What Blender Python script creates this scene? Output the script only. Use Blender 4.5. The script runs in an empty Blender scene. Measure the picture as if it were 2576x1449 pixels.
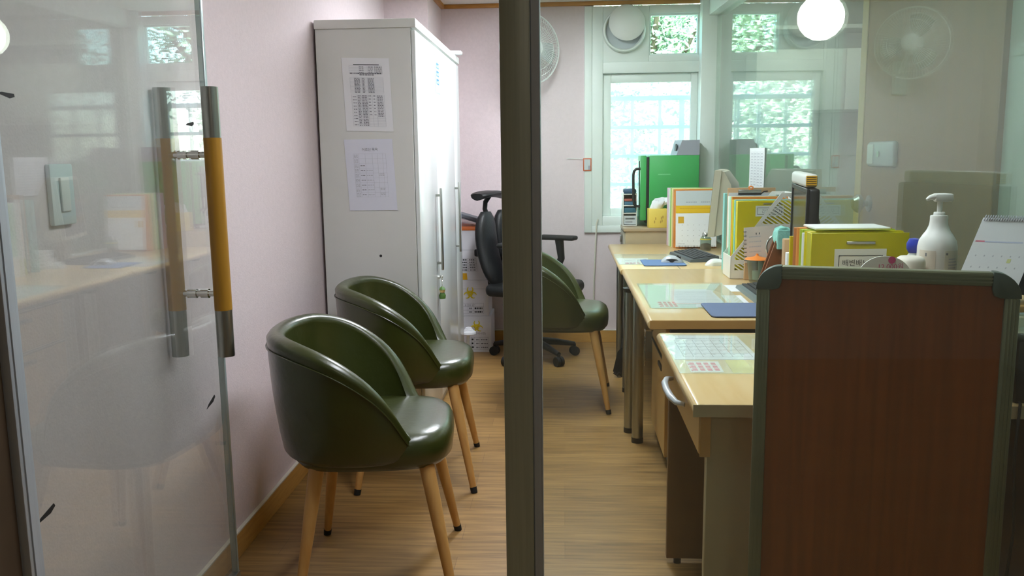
import bpy, bmesh, math, random
from mathutils import Matrix, Vector, Euler
random.seed(7)
S = bpy.context.scene
COL = S.collection
PI = math.pi

# ------------------------------------------------------------------ camera, sky, sun, exposure
cam = bpy.data.cameras.new('camera'); cam_ob = bpy.data.objects.new('camera', cam); COL.objects.link(cam_ob)
R3 = Matrix(((0.998154351, 0.002949795, 0.060656328), (0.059480044, 0.153961805, -0.986284891), (-0.012248096, 0.988072397, 0.153502192)))
M4 = R3.to_4x4(); M4.translation = (0, 0, 1.3); cam_ob.matrix_world = M4
cam.sensor_fit = 'HORIZONTAL'; cam.sensor_width = 36.0; cam.lens = 36.0 * 2155.63 / 2576.0
cam.clip_start = 0.02; cam.clip_end = 200
S.camera = cam_ob

w = bpy.data.worlds.new('sky'); S.world = w; w.use_nodes = True
nt = w.node_tree; nt.nodes.clear()
sk = nt.nodes.new('ShaderNodeTexSky'); sk.sky_type = 'NISHITA'; sk.sun_disc = False
sk.sun_elevation = math.radians(48); sk.sun_rotation = math.radians(160)
bg = nt.nodes.new('ShaderNodeBackground'); bg.inputs['Strength'].default_value = 1.4
wo = nt.nodes.new('ShaderNodeOutputWorld')
nt.links.new(sk.outputs[0], bg.inputs[0]); nt.links.new(bg.outputs[0], wo.inputs[0])

sun = bpy.data.lights.new('sun', 'SUN'); sun.energy = 20.0; sun.angle = 0.01; sun.color = (1.0, 0.97, 0.90)
so = bpy.data.objects.new('sun', sun); COL.objects.link(so); so.rotation_euler = Euler((math.radians(42), 0, math.radians(20)))

S.view_settings.view_transform = 'Standard'; S.view_settings.look = 'None'
S.view_settings.gamma = 1.0; S.view_settings.use_curve_mapping = False
S.view_settings.exposure = 0.7
S.cycles.max_bounces = 10; S.cycles.transparent_max_bounces = 24; S.cycles.glossy_bounces = 5
S.cycles.diffuse_bounces = 5
S.cycles.caustics_reflective = False; S.cycles.caustics_refractive = False
S.cycles.sample_clamp_indirect = 6.0

LAMP_ROOM = 15.5      # emission of the front ceiling panel
BACK_FILL = 25.0      # emission of the back ceiling panel, an added unseen light
LAMP_HALL = 5.5
GLOBE_GLOW = 8.0  # glow of the globe that stands in for a lamp reflection

# ------------------------------------------------------------------ materials
def lin(h):
    h = h.lstrip('#'); v = [int(h[i:i+2], 16) / 255 for i in (0, 2, 4)]
    return tuple((x / 12.92 if x <= 0.04045 else ((x + 0.055) / 1.055) ** 2.4) for x in v) + (1.0,)
MATS = {}
def mat(name, col, rough=0.5, metal=0.0, noise=0.0, scale=8.0, stretch=(1, 1, 1), bump=0.0, bscale=None, spec=0.5, coat=0.0, emit=0.0, trans=0.0, coat_rough=0.1):
    if name in MATS: return MATS[name]
    m = bpy.data.materials.new(name); m.use_nodes = True; n = m.node_tree.nodes; l = m.node_tree.links
    b = n['Principled BSDF']; c = lin(col)
    b.inputs['Base Color'].default_value = c; b.inputs['Roughness'].default_value = rough; b.inputs['Metallic'].default_value = metal
    b.inputs['Specular IOR Level'].default_value = spec
    b.inputs['Coat Weight'].default_value = coat; b.inputs['Coat Roughness'].default_value = coat_rough
    if trans: b.inputs['Transmission Weight'].default_value = trans
    if emit: b.inputs['Emission Color'].default_value = c; b.inputs['Emission Strength'].default_value = emit
    if noise or bump:
        tc = n.new('ShaderNodeTexCoord'); mp = n.new('ShaderNodeMapping'); mp.inputs['Scale'].default_value = stretch
        l.new(tc.outputs['Object'], mp.inputs[0])
    if noise:
        nz = n.new('ShaderNodeTexNoise'); nz.inputs['Scale'].default_value = scale; nz.inputs['Detail'].default_value = 5
        l.new(mp.outputs[0], nz.inputs['Vector'])
        r = n.new('ShaderNodeValToRGB'); r.color_ramp.elements[0].position = 0.3; r.color_ramp.elements[1].position = 0.7
        r.color_ramp.elements[0].color = tuple(max(0, x * (1 - noise)) for x in c[:3]) + (1,)
        r.color_ramp.elements[1].color = tuple(min(1, x * (1 + noise)) for x in c[:3]) + (1,)
        l.new(nz.outputs[0], r.inputs[0]); l.new(r.outputs[0], b.inputs['Base Color'])
    if bump:
        n2 = n.new('ShaderNodeTexNoise'); n2.inputs['Scale'].default_value = bscale or scale; n2.inputs['Detail'].default_value = 3
        l.new(mp.outputs[0], n2.inputs['Vector'])
        bp = n.new('ShaderNodeBump'); bp.inputs['Strength'].default_value = bump; bp.inputs['Distance'].default_value = 0.01
        l.new(n2.outputs[0], bp.inputs['Height']); l.new(bp.outputs[0], b.inputs['Normal'])
    MATS[name] = m; return m

def glass_mat(name, tint, veil=0.04, veilcol='#dfe8e4', ior=1.5, rough=0.0, transl=0.0, gain=1.0):
    """window glass: see-through, with Fresnel reflection on both faces and a diffuse veil, painted-in haze plus surface film"""
    if name in MATS: return MATS[name]
    m = bpy.data.materials.new(name); m.use_nodes = True; n = m.node_tree.nodes; l = m.node_tree.links
    n.clear(); out = n.new('ShaderNodeOutputMaterial')
    tr = n.new('ShaderNodeBsdfTransparent'); tr.inputs[0].default_value = lin(tint)
    gl = n.new('ShaderNodeBsdfGlossy'); gl.inputs['Roughness'].default_value = rough; gl.inputs[0].default_value = (1, 1, 1, 1)
    df = n.new('ShaderNodeBsdfDiffuse'); df.inputs[0].default_value = lin(veilcol)
    geo = n.new('ShaderNodeNewGeometry')
    mx = n.new('ShaderNodeMath'); mx.operation = 'MULTIPLY_ADD'; mx.inputs[1].default_value = (1 / ior - ior); mx.inputs[2].default_value = ior
    l.new(geo.outputs['Backfacing'], mx.inputs[0])
    fr = n.new('ShaderNodeFresnel'); l.new(mx.outputs[0], fr.inputs['IOR'])
    fm = n.new('ShaderNodeMath'); fm.operation = 'MULTIPLY'; fm.inputs[1].default_value = gain; fm.use_clamp = True
    l.new(fr.outputs[0], fm.inputs[0])
    m1 = n.new('ShaderNodeMixShader'); m1.inputs[0].default_value = veil
    l.new(tr.outputs[0], m1.inputs[1]); l.new(df.outputs[0], m1.inputs[2])
    last = m1
    if transl:
        tl = n.new('ShaderNodeBsdfTranslucent'); tl.inputs[0].default_value = lin('#f2fbf8')
        m3 = n.new('ShaderNodeMixShader'); m3.inputs[0].default_value = transl
        l.new(m1.outputs[0], m3.inputs[1]); l.new(tl.outputs[0], m3.inputs[2]); last = m3
    m2 = n.new('ShaderNodeMixShader'); l.new(fm.outputs[0], m2.inputs[0]); l.new(last.outputs[0], m2.inputs[1]); l.new(gl.outputs[0], m2.inputs[2])
    l.new(m2.outputs[0], out.inputs[0]); MATS[name] = m; return m

def wood_mat(name, c1, c2, rough=0.4, scale=3.0, stretch=(1, 12, 12), coat=0.0, spec=0.5):
    if name in MATS: return MATS[name]
    m = bpy.data.materials.new(name); m.use_nodes = True; n = m.node_tree.nodes; l = m.node_tree.links; b = n['Principled BSDF']
    b.inputs['Roughness'].default_value = rough; b.inputs['Coat Weight'].default_value = coat; b.inputs['Specular IOR Level'].default_value = spec
    tc = n.new('ShaderNodeTexCoord'); mp = n.new('ShaderNodeMapping'); mp.inputs['Scale'].default_value = stretch
    nz = n.new('ShaderNodeTexNoise'); nz.inputs['Scale'].default_value = scale; nz.inputs['Detail'].default_value = 8; nz.inputs['Distortion'].default_value = 0.6
    r = n.new('ShaderNodeValToRGB'); r.color_ramp.elements[0].position = 0.32; r.color_ramp.elements[1].position = 0.68
    r.color_ramp.elements[0].color = lin(c1); r.color_ramp.elements[1].color = lin(c2)
    l.new(tc.outputs['Object'], mp.inputs[0]); l.new(mp.outputs[0], nz.inputs['Vector']); l.new(nz.outputs[0], r.inputs[0]); l.new(r.outputs[0], b.inputs['Base Color'])
    MATS[name] = m; return m

def floor_mat():
    m = bpy.data.materials.new('vinyl_plank_floor'); m.use_nodes = True; n = m.node_tree.nodes; l = m.node_tree.links; b = n['Principled BSDF']
    b.inputs['Roughness'].default_value = 0.42
    tc = n.new('ShaderNodeTexCoord')
    br = n.new('ShaderNodeTexBrick'); br.offset = 0.37; br.inputs['Scale'].default_value = 1.0
    br.inputs['Brick Width'].default_value = 0.95; br.inputs['Row Height'].default_value = 0.125; br.inputs['Mortar Size'].default_value = 0.0012
    br.inputs['Color1'].default_value = lin('#a5804b'); br.inputs['Color2'].default_value = lin('#8d6b3a'); br.inputs['Mortar'].default_value = lin('#8a683e')
    l.new(tc.outputs['Object'], br.inputs['Vector'])
    mp = n.new('ShaderNodeMapping'); mp.inputs['Scale'].default_value = (1.6, 22, 1); l.new(tc.outputs['Object'], mp.inputs[0])
    nz = n.new('ShaderNodeTexNoise'); nz.inputs['Scale'].default_value = 2.4; nz.inputs['Detail'].default_value = 9; nz.inputs['Distortion'].default_value = 0.5
    l.new(mp.outputs[0], nz.inputs['Vector'])
    r = n.new('ShaderNodeValToRGB'); r.color_ramp.elements[0].position = 0.3; r.color_ramp.elements[1].position = 0.62
    r.color_ramp.elements[0].color = (0.46, 0.42, 0.36, 1); r.color_ramp.elements[1].color = (1.08, 1.08, 1.08, 1)
    l.new(nz.outputs[0], r.inputs[0])
    mu = n.new('ShaderNodeMix'); mu.data_type = 'RGBA'; mu.blend_type = 'MULTIPLY'; mu.inputs[0].default_value = 0.8
    l.new(br.outputs[0], mu.inputs[6]); l.new(r.outputs[0], mu.inputs[7]); l.new(mu.outputs[2], b.inputs['Base Color'])
    MATS['floor'] = m; return m

def leaf_mat(name, c1, c2):
    if name in MATS: return MATS[name]
    m = bpy.data.materials.new(name); m.use_nodes = True; n = m.node_tree.nodes; l = m.node_tree.links; b = n['Principled BSDF']
    b.inputs['Roughness'].default_value = 0.55
    tc = n.new('ShaderNodeTexCoord'); nz = n.new('ShaderNodeTexNoise'); nz.inputs['Scale'].default_value = 3.0
    r = n.new('ShaderNodeValToRGB'); r.color_ramp.elements[0].position = 0.35; r.color_ramp.elements[1].position = 0.65
    r.color_ramp.elements[0].color = lin(c1); r.color_ramp.elements[1].color = lin(c2)
    l.new(tc.outputs['Object'], nz.inputs['Vector']); l.new(nz.outputs[0], r.inputs[0]); l.new(r.outputs[0], b.inputs['Base Color'])
    MATS[name] = m; return m

PINK = mat('pink_wallpaper', '#dccdd0', 0.85, noise=0.03, scale=60, bump=0.12, bscale=160)
WHITE_PAINT = mat('white_ceiling_paint', '#e8e6e0', 0.9, noise=0.01, scale=20)
WFRAME = mat('white_window_frame', '#e3ebe6', 0.45, noise=0.01, scale=10)
FLOOR = floor_mat()
BASEW = wood_mat('skirting_wood', '#b98a45', '#c99a52', 0.45, 3, (3, 3, 30))
BASETOP = mat('skirting_top_edge', '#d9d3c2', 0.5, noise=0.02)
TRIMW = wood_mat('crown_wood', '#a8722e', '#bd8640', 0.45, 3, (3, 30, 30))
STEEL = mat('brushed_stainless', '#a9b0a0', 0.40, 0.12, noise=0.08, scale=4, stretch=(60, 60, 1.0))
STEEL2 = mat('satin_stainless', '#a7a8a2', 0.28, 1.0, noise=0.06, scale=5, stretch=(50, 50, 1.0))
CHROME = mat('chrome', '#d4d4d0', 0.12, 1.0, noise=0.02, scale=6)
ALU = mat('aluminium_profile', '#b4bcc4', 0.42, 0.2, noise=0.04, scale=5, stretch=(40, 40, 1))
ALUD = mat('dull_aluminium', '#84866e', 0.42, 0.6, noise=0.06, scale=12)
GRIPW = mat('honey_wood_grip', '#a87a22', 0.42, noise=0.08, scale=6, stretch=(10, 10, 1))
BLACK = mat('black_plastic', '#1c1c1e', 0.45, noise=0.08, scale=20)
BLACKR = mat('black_rubber', '#151515', 0.7, noise=0.1, scale=30)
BLEATH = mat('black_leatherette', '#141516', 0.5, noise=0.08, scale=25, bump=0.15, bscale=120)
LEATH = mat('olive_leatherette', '#343b13', 0.34, noise=0.14, scale=7, bump=0.10, bscale=55, coat=0.5, coat_rough=0.2)
LEGW = wood_mat('light_leg_wood', '#b68446', '#d3a663', 0.45, 3.5, (6, 6, 1.0))
GLOSSW = mat('glossy_white_door', '#e4eae9', 0.2, noise=0.01, scale=4, spec=0.4, coat=0.15, coat_rough=0.05)
CABW = mat('white_melamine', '#dcdeda', 0.5, noise=0.012, scale=9)
DESKW = wood_mat('beech_desk_top', '#d5b47c', '#ddc08c', 0.28, 2.5, (14, 1.6, 14), coat=0.25)
DESKE = mat('beech_edge_band', '#cfa766', 0.38, noise=0.05, scale=8)
DESKG = mat('beige_side_panel', '#b5a986', 0.5, noise=0.03, scale=10)
DESKD = mat('shade_brown_panel', '#7a5c3c', 0.5, noise=0.06, scale=6)  # under-desk shade is put into this brown
BOARDW = wood_mat('red_brown_board_back', '#86400f', '#9a4c16', 0.45, 3.0, (22, 22, 0.9))
BOARDC = mat('grey_corner_cap', '#4d5a52', 0.5, noise=0.05, scale=20)
PAPER = mat('white_paper', '#e9ebee', 0.8, noise=0.012, scale=12)
PAPERB = mat('bluish_paper', '#dfe2ee', 0.8, noise=0.012, scale=12)
INK = mat('grey_print', '#7d7f86', 0.8, noise=0.1, scale=300)
INKL = mat('pale_grey_print', '#b9bcc4', 0.8, noise=0.05, scale=200)
INKD = mat('dark_print', '#2e3336', 0.7, noise=0.05, scale=200)
RED = mat('red_print', '#e0708a', 0.7, noise=0.2, scale=90)
PINKP = mat('pink_print', '#d2568f', 0.7, noise=0.05, scale=90)
BIOY = mat('biohazard_yellow', '#d8c21c', 0.6, noise=0.04, scale=30)
BOXW = mat('white_carton', '#dcdce2', 0.6, noise=0.02, scale=14)
ORANGE = mat('orange_card', '#d98a3a', 0.6, noise=0.05, scale=14)
ORANGEL = mat('orange_lid', '#f08a35', 0.35, noise=0.03, scale=14)
YEL = mat('yellow_file_card', '#d6c70f', 0.42, noise=0.04, scale=9)
YELD = mat('yellow_file_cloth', '#c2bc12', 0.42, noise=0.04, scale=9)
LIME = mat('lime_file_card', '#a9c32c', 0.5, noise=0.04, scale=9)
MINT = mat('mint_file_card', '#9fd6b4', 0.5, noise=0.04, scale=9)
CYAN = mat('pale_cyan_file_card', '#8fd0cc', 0.5, noise=0.04, scale=9)
GREENF = mat('green_file_card', '#86bd62', 0.5, noise=0.04, scale=9)
PINKF = mat('lilac_file_card', '#dcc2d8', 0.5, noise=0.04, scale=9)
TANF = mat('tan_card', '#c9a57c', 0.6, noise=0.06, scale=9)
WHITEF = mat('white_file_card', '#e0e6e2', 0.5, noise=0.02, scale=9)
GREYF = mat('grey_file_card', '#c3cbce', 0.5, noise=0.02, scale=9)
WPLAST = mat('white_plastic', '#e6e8e4', 0.38, noise=0.01, scale=8)
GREYP = mat('grey_plastic', '#9a9ca6', 0.5, noise=0.03, scale=8)
GREENB = mat('green_enamel', '#41a55a', 0.32, noise=0.04, scale=5)
BEIGEP = mat('beige_plastic', '#bdb8a6', 0.5, noise=0.03, scale=10)
TISSY = mat('yellow_tissue_box_card', '#e3c95c', 0.5, noise=0.05, scale=12)
BLUEPAD = mat('blue_mouse_pad', '#5f7ba6', 0.75, noise=0.05, scale=120)
BLUEPAD2 = mat('slate_mouse_pad', '#67779a', 0.8, noise=0.05, scale=120)
KEYS = mat('dark_key_caps', '#3c4146', 0.5, noise=0.1, scale=60)
KEYB = mat('dark_keyboard_case', '#50585c', 0.42, noise=0.05, scale=20)
SILV = mat('silver_plastic', '#c9ced4', 0.3, 0.3, noise=0.03, scale=20)
NAVY = mat('navy_card', '#1b2747', 0.45, noise=0.08, scale=12)
TEAL = mat('teal_cloth', '#94d3c8', 0.9, noise=0.16, scale=45, bump=0.4, bscale=70)
BLUEC = mat('blue_cloth', '#3f6f94', 0.9, noise=0.2, scale=15, bump=0.4, bscale=40)
BROWNW = wood_mat('brown_stand_wood', '#74401f', '#8a5029', 0.45, 4, (6, 6, 20))
BLUECAP = mat('blue_cap_plastic', '#2b3fb0', 0.35, noise=0.05, scale=20)
SKYL = mat('pale_blue_label', '#a9cbe6', 0.6, noise=0.03, scale=20)
BLUEI = mat('blue_print', '#3b6c94', 0.6, noise=0.1, scale=40)
DOORW = wood_mat('tan_wood_door', '#8a6128', '#976b32', 0.5, 2.5, (9, 9, 0.8))
DARKW = mat('dark_brown_wall_panel', '#4a3a2a', 0.6, noise=0.1, scale=6)
HALLW = mat('hall_wall_paint', '#b6b7b2', 0.85, noise=0.02, scale=20)
SIDEW = mat('side_room_paint', '#c9ccc9', 0.85, noise=0.02, scale=20)
GREYW = mat('grey_lower_wall', '#8f8a90', 0.85, noise=0.03, scale=20)
LED = mat('led_diffuser', '#f4f8ff', 0.5, emit=LAMP_ROOM)
LEDB = mat('added_back_diffuser', '#f2f8ff', 0.5, emit=BACK_FILL)
LEDH = mat('hall_led_diffuser', '#fff4e6', 0.5, emit=LAMP_HALL)
LEDS = mat('globe_diffuser', '#fffaf0', 0.4, emit=GLOBE_GLOW)
FANP = mat('fan_white_plastic', '#dfe3e2', 0.4, noise=0.01, scale=10)
BROWNFILL = mat('brown_grounds', '#8a5c44', 0.8, noise=0.3, scale=60)
CONC = mat('pale_concrete', '#cfcfc6', 0.9, noise=0.06, scale=3)
GRASS = mat('outdoor_ground', '#b9bfae', 0.95, noise=0.15, scale=2)
LEAF1 = leaf_mat('leaf_daylight_pale', '#a3b696', '#c8d4ba')  # leaf green paled to paint in overexposed daylight
LEAF2 = leaf_mat('leaf_dark', '#2f4a36', '#56745a')
BARK = mat('tree_bark', '#5b4a3a', 0.9, noise=0.25, scale=9)
LATTICE = mat('pale_green_grille', '#e4f2ee', 0.5, noise=0.02, scale=10)
DOORGLASS = glass_mat('door_glass', '#f8fbf9', 0.07, '#d6dad8')
FRONTGLASS = glass_mat('front_glass', '#f7fbf8', 0.05, '#d5e0da')
SIDEGLASS = glass_mat('partition_glass', '#eef6f2', 0.075, '#d9ebe3')  # mint-white veil paints a pale glow over the partition
SASHGLASS = glass_mat('sash_glass', '#f6fcfa', 0.05, '#eef6f2', transl=0.20)
TOPGLASS = glass_mat('transom_glass', '#dff2ec', 0.02, '#e8f2ee')
MATGLASS = glass_mat('clear_desk_mat', '#fafdfb', 0.14, '#eef2ea', gain=0.4)
CUPGLASS = glass_mat('cup_glass', '#dfe8e2', 0.06, '#dfe8e2')
GUARD = mat('fan_guard_wire', '#e4e8e6', 0.4, noise=0.01, scale=10)
BLADE = glass_mat('fan_blade_translucent', '#e8ecec', 0.35, '#d8dede')

# ------------------------------------------------------------------ mesh builder
ORI = {}
class MB:
    def __init__(self): self.bm = bmesh.new(); self.mats = []
    def mi(self, m):
        if m not in self.mats: self.mats.append(m)
        return self.mats.index(m)
    def merge(self, tb, m, M=None):
        i = self.mi(m)
        for f in tb.faces: f.material_index = i
        if M is not None: tb.transform(M)
        me = bpy.data.meshes.new('tmp'); tb.to_mesh(me); tb.free(); self.bm.from_mesh(me); bpy.data.meshes.remove(me); return self
    def box(self, x0, x1, y0, y1, z0, z1, m, bev=0.0, seg=2, M=None):
        t = bmesh.new(); bmesh.ops.create_cube(t, size=1)
        for v in t.verts: v.co = Vector(((x0+x1)/2 + v.co.x*(x1-x0), (y0+y1)/2 + v.co.y*(y1-y0), (z0+z1)/2 + v.co.z*(z1-z0)))
        if bev > 0: bmesh.ops.bevel(t, geom=list(t.edges), offset=bev, segments=seg, profile=0.5, affect='EDGES')
        return self.merge(t, m, M)
    def cyl(self, p0, p1, r0, m, r1=None, seg=24, M=None):
        r1 = r0 if r1 is None else r1; p0 = Vector(p0); p1 = Vector(p1); d = p1 - p0
        t = bmesh.new(); bmesh.ops.create_cone(t, cap_ends=True, segments=seg, radius1=r0, radius2=r1, depth=d.length)
        t.transform(Matrix.Translation((p0+p1)/2) @ d.to_track_quat('Z', 'Y').to_matrix().to_4x4())
        return self.merge(t, m, M)
    def tube(self, pts, r, m, seg=8, M=None, closed=False):
        pts = [Vector(p) for p in pts]; n = len(pts); t = bmesh.new(); rings = []; ref = None
        for i, p in enumerate(pts):
            a = pts[(i-1) % n] if (closed or i > 0) else p; b = pts[(i+1) % n] if (closed or i < n-1) else p
            d = (b - a).normalized()
            if ref is None: ref = d.orthogonal().normalized()
            ref = (ref - d * ref.dot(d)).normalized(); q = d.cross(ref)
            rr = r[i] if isinstance(r, (list, tuple)) else r
            rings.append([t.verts.new(p + ref*math.cos(2*PI*k/seg)*rr + q*math.sin(2*PI*k/seg)*rr) for k in range(seg)])
        for i in range(n if closed else n-1):
            A = rings[i]; B = rings[(i+1) % n]
            for k in range(seg): t.faces.new((A[k], A[(k+1) % seg], B[(k+1) % seg], B[k]))
        if not closed: t.faces.new(rings[0][::-1]); t.faces.new(rings[-1])
        bmesh.ops.recalc_face_normals(t, faces=list(t.faces)); return self.merge(t, m, M)
    def lathe(self, prof, m, o=(0, 0, 0), seg=32, M=None):
        t = bmesh.new(); rings = []
        for r, z in prof:
            if r < 1e-5: rings.append([t.verts.new((o[0], o[1], o[2]+z))])
            else: rings.append([t.verts.new((o[0]+r*math.cos(2*PI*k/seg), o[1]+r*math.sin(2*PI*k/seg), o[2]+z)) for k in range(seg)])
        for A, B in zip(rings, rings[1:]):
            for k in range(seg):
                k2 = (k+1) % seg
                if len(A) == 1 and len(B) == 1: break
                if len(A) == 1: t.faces.new((A[0], B[k], B[k2]))
                elif len(B) == 1: t.faces.new((A[k], A[k2], B[0]))
                else: t.faces.new((A[k], A[k2], B[k2], B[k]))
        bmesh.ops.recalc_face_normals(t, faces=list(t.faces)); return self.merge(t, m, M)
    def prism(self, pts, m, h, M=None, bev=0.0):
        """polygon in local XY extruded to +Z by h, placed by M"""
        t = bmesh.new(); vs = [t.verts.new((p[0], p[1], 0)) for p in pts]; f = t.faces.new(vs)
        r = bmesh.ops.extrude_face_region(t, geom=[f])
        for v in r['geom']:
            if isinstance(v, bmesh.types.BMVert): v.co.z += h
        bmesh.ops.recalc_face_normals(t, faces=list(t.faces))
        if bev: bmesh.ops.bevel(t, geom=list(t.edges), offset=bev, segments=2, profile=0.5, affect='EDGES')
        return self.merge(t, m, M)
    def loft(self, rings, m, M=None, cap=True):
        t = bmesh.new(); R = [[t.verts.new(p) for p in ring] for ring in rings]; n = len(R[0])
        for A, B in zip(R, R[1:]):
            for k in range(n): t.faces.new((A[k], A[(k+1) % n], B[(k+1) % n], B[k]))
        if cap: t.faces.new(R[0][::-1]); t.faces.new(R[-1])
        bmesh.ops.recalc_face_normals(t, faces=list(t.faces)); return self.merge(t, m, M)
    def text(self, s, size, m, M, align='LEFT'):
        cu = bpy.data.curves.new('txt', 'FONT'); cu.body = s; cu.size = size; cu.align_x = align; cu.align_y = 'BOTTOM_BASELINE'; cu.resolution_u = 2
        ob = bpy.data.objects.new('txt', cu); COL.objects.link(ob)
        dg = bpy.context.evaluated_depsgraph_get(); me = bpy.data.meshes.new_from_object(ob.evaluated_get(dg))
        t = bmesh.new(); t.from_mesh(me); bpy.data.objects.remove(ob); bpy.data.curves.remove(cu); bpy.data.meshes.remove(me)
        return self.merge(t, m, M)
    def build(self, name, parent=None, loc=None, angle=38):
        me = bpy.data.meshes.new(name)
        if parent is not None: o = ORI.get(parent.name, Vector((0, 0, 0)))
        else: o = Vector(loc) if loc is not None else Vector((0, 0, 0))
        if o.length: self.bm.transform(Matrix.Translation(-o))
        self.bm.to_mesh(me); self.bm.free()
        for m in self.mats: me.materials.append(m)
        for p in me.polygons: p.use_smooth = True
        me.set_sharp_from_angle(angle=math.radians(angle))
        ob = bpy.data.objects.new(name, me); COL.objects.link(ob)
        if parent is not None: ob.parent = parent
        else: ob.location = o
        ORI[ob.name] = o; return ob

class Sheet:
    """a flat rectangle in the scene on which print is laid as thin raised marks"""
    def __init__(self, o, u, v, n=None):
        self.o = Vector(o); self.u = Vector(u); self.v = Vector(v); self.n = self.u.cross(self.v).normalized()
    def p(self, a, b, h=0): return self.o + self.u*a + self.v*b + self.n*h
    def rect(self, mb, a0, b0, a1, b1, m, h0=0.0, h1=0.0003):
        t = bmesh.new()
        lo = [t.verts.new(self.p(a, b, h0)) for a, b in ((a0, b0), (a1, b0), (a1, b1), (a0, b1))]
        hi = [t.verts.new(self.p(a, b, h1)) for a, b in ((a0, b0), (a1, b0), (a1, b1), (a0, b1))]
        t.faces.new(lo[::-1]); t.faces.new(hi)
        for k in range(4): t.faces.new((lo[k], lo[(k+1) % 4], hi[(k+1) % 4], hi[k]))
        mb.merge(t, m)
    def frame(self, mb, a0, b0, a1, b1, m, w, h=0.0004):
        wu = w / self.u.length; wv = w / self.v.length
        self.rect(mb, a0, b0, a1, b0+wv, m, 0, h); self.rect(mb, a0, b1-wv, a1, b1, m, 0, h)
        self.rect(mb, a0, b0, a0+wu, b1, m, 0, h); self.rect(mb, a1-wu, b0, a1, b1, m, 0, h)
    def grid(self, mb, a0, b0, a1, b1, nc, nr, m, w=0.0008, h=0.0004):
        wu = w / self.u.length; wv = w / self.v.length
        cs = nc if isinstance(nc, list) else [i/nc for i in range(nc+1)]
        for c in cs: x = a0 + (a1-a0)*c; self.rect(mb, x-wu/2, b0, x+wu/2, b1, m, 0, h)
        for i in range(nr+1): y = b0 + (b1-b0)*i/nr; self.rect(mb, a0, y-wv/2, a1, y+wv/2, m, 0, h)
    def words(self, mb, a0, b, a1, hgt, m, rnd, h=0.0004):
        x = a0
        while x < a1:
            wd = rnd.uniform(0.015, 0.05); e = min(a1, x+wd); self.rect(mb, x, b, e, b+hgt, m, 0, h); x = e + 0.012
    def text(self, mb, s, a, b, size, m, align='LEFT', h=0.0006):
        U = self.u.normalized(); V = self.v.normalized(); P = self.p(a, b, h)
        M = Matrix(((U.x, V.x, self.n.x, P.x), (U.y, V.y, self.n.y, P.y), (U.z, V.z, self.n.z, P.z), (0, 0, 0, 1)))
        mb.text(s, size, m, M, align)

def tag(o, label, cat, group=None):
    o['label'] = label; o['category'] = cat
    if group: o['group'] = group
    return o
def thing(name, label, cat, loc=(0, 0, 0), rz=0.0, group=None, local=False):
    o = bpy.data.objects.new(name, None); COL.objects.link(o); o.empty_display_size = 0.1
    o.location = loc; o.rotation_euler = (0, 0, rz); ORI[o.name] = Vector((0, 0, 0)) if local else Vector(loc)
    return tag(o, label, cat, group)
def struct(mb, name, parent=None, angle=38):
    o = mb.build(name, parent, angle=angle)
    if parent is None: o['kind'] = 'structure'
    return o
def single(mb, name, label, cat, loc, group=None): return tag(mb.build(name, None, loc), label, cat, group)
def dup(root, loc, rz, label, group=None):
    r = root.copy(); COL.objects.link(r); r.location = loc; r.rotation_euler = (0, 0, rz); r['label'] = label
    if group: r['group'] = group
    for ch in list(root.children):
        c = ch.copy(); COL.objects.link(c); c.parent = r
        for g in list(ch.children): d = g.copy(); COL.objects.link(d); d.parent = c
    return r
def rotM(o, rz=0, rx=0, ry=0): return Matrix.Translation(o) @ Euler((rx, ry, rz)).to_matrix().to_4x4()

# ------------------------------------------------------------------ the setting
XL, YB, ZC = -1.08, 5.89, 2.29
struct(MB().box(-2.5, 2.7, -2.6, 6.05, -0.06, 0, FLOOR), 'floor')
struct(MB().box(-2.5, 2.7, -2.6, 6.05, ZC, ZC+0.08, WHITE_PAINT), 'ceiling')
struct(MB().box(XL-0.12, XL, 1.42, YB+0.14, 0, ZC, PINK), 'wall_left')
struct(MB().box(XL, -0.815, 5.31, YB, 0, ZC, PINK), 'wall_corner')
b = MB()
b.box(XL, 0.20, YB, YB+0.14, 0, ZC, PINK); b.box(0.20, 1.0, YB, YB+0.14, 0, 0.80, PINK)
b.box(0.95, 1.05, YB, YB+0.14, 0.8, ZC, PINK)
struct(b, 'wall_back')
struct(MB().box(1.05, 2.7, YB, YB+0.14, 0, ZC, SIDEW), 'wall_side_back')
struct(MB().box(2.58, 2.7, 1.2, YB, 0, ZC, SIDEW), 'wall_side_right')
b = MB(); b.box(-2.5, -0.992, 1.34, 1.415, 0, ZC, DARKW); struct(b, 'wall_front')
b = MB(); b.box(1.17, 2.7, 1.40, 1.50, 0, ZC, HALLW); struct(b, 'wall_front_right')
struct(MB().box(-2.5, 2.7, -2.6, -2.5, 0, ZC, HALLW), 'wall_hall_back')
struct(MB().box(-2.6, -2.5, -2.6, 1.42, 0, ZC, HALLW), 'wall_hall_left')
struct(MB().box(2.7, 2.8, -2.6, 1.5, 0, ZC, HALLW), 'wall_hall_right')
# skirting
b = MB(); b.box(XL, XL+0.012, 1.45, 5.31, 0, 0.084, BASEW, 0.002, 1); b.box(XL, XL+0.013, 1.45, 5.31, 0.084, 0.089, BASETOP); struct(b, 'baseboard_left')
b = MB(); b.box(-0.815, 0.96, YB-0.012, YB, 0, 0.084, BASEW, 0.002, 1); b.box(-0.815, 0.96, YB-0.013, YB, 0.084, 0.088, BASETOP)
b.box(XL+0.013, -0.815, 5.298, 5.31, 0, 0.084, BASEW); b.box(-0.815, -0.803, 5.298, YB-0.013, 0, 0.084, BASEW); struct(b, 'baseboard_back')
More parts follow.
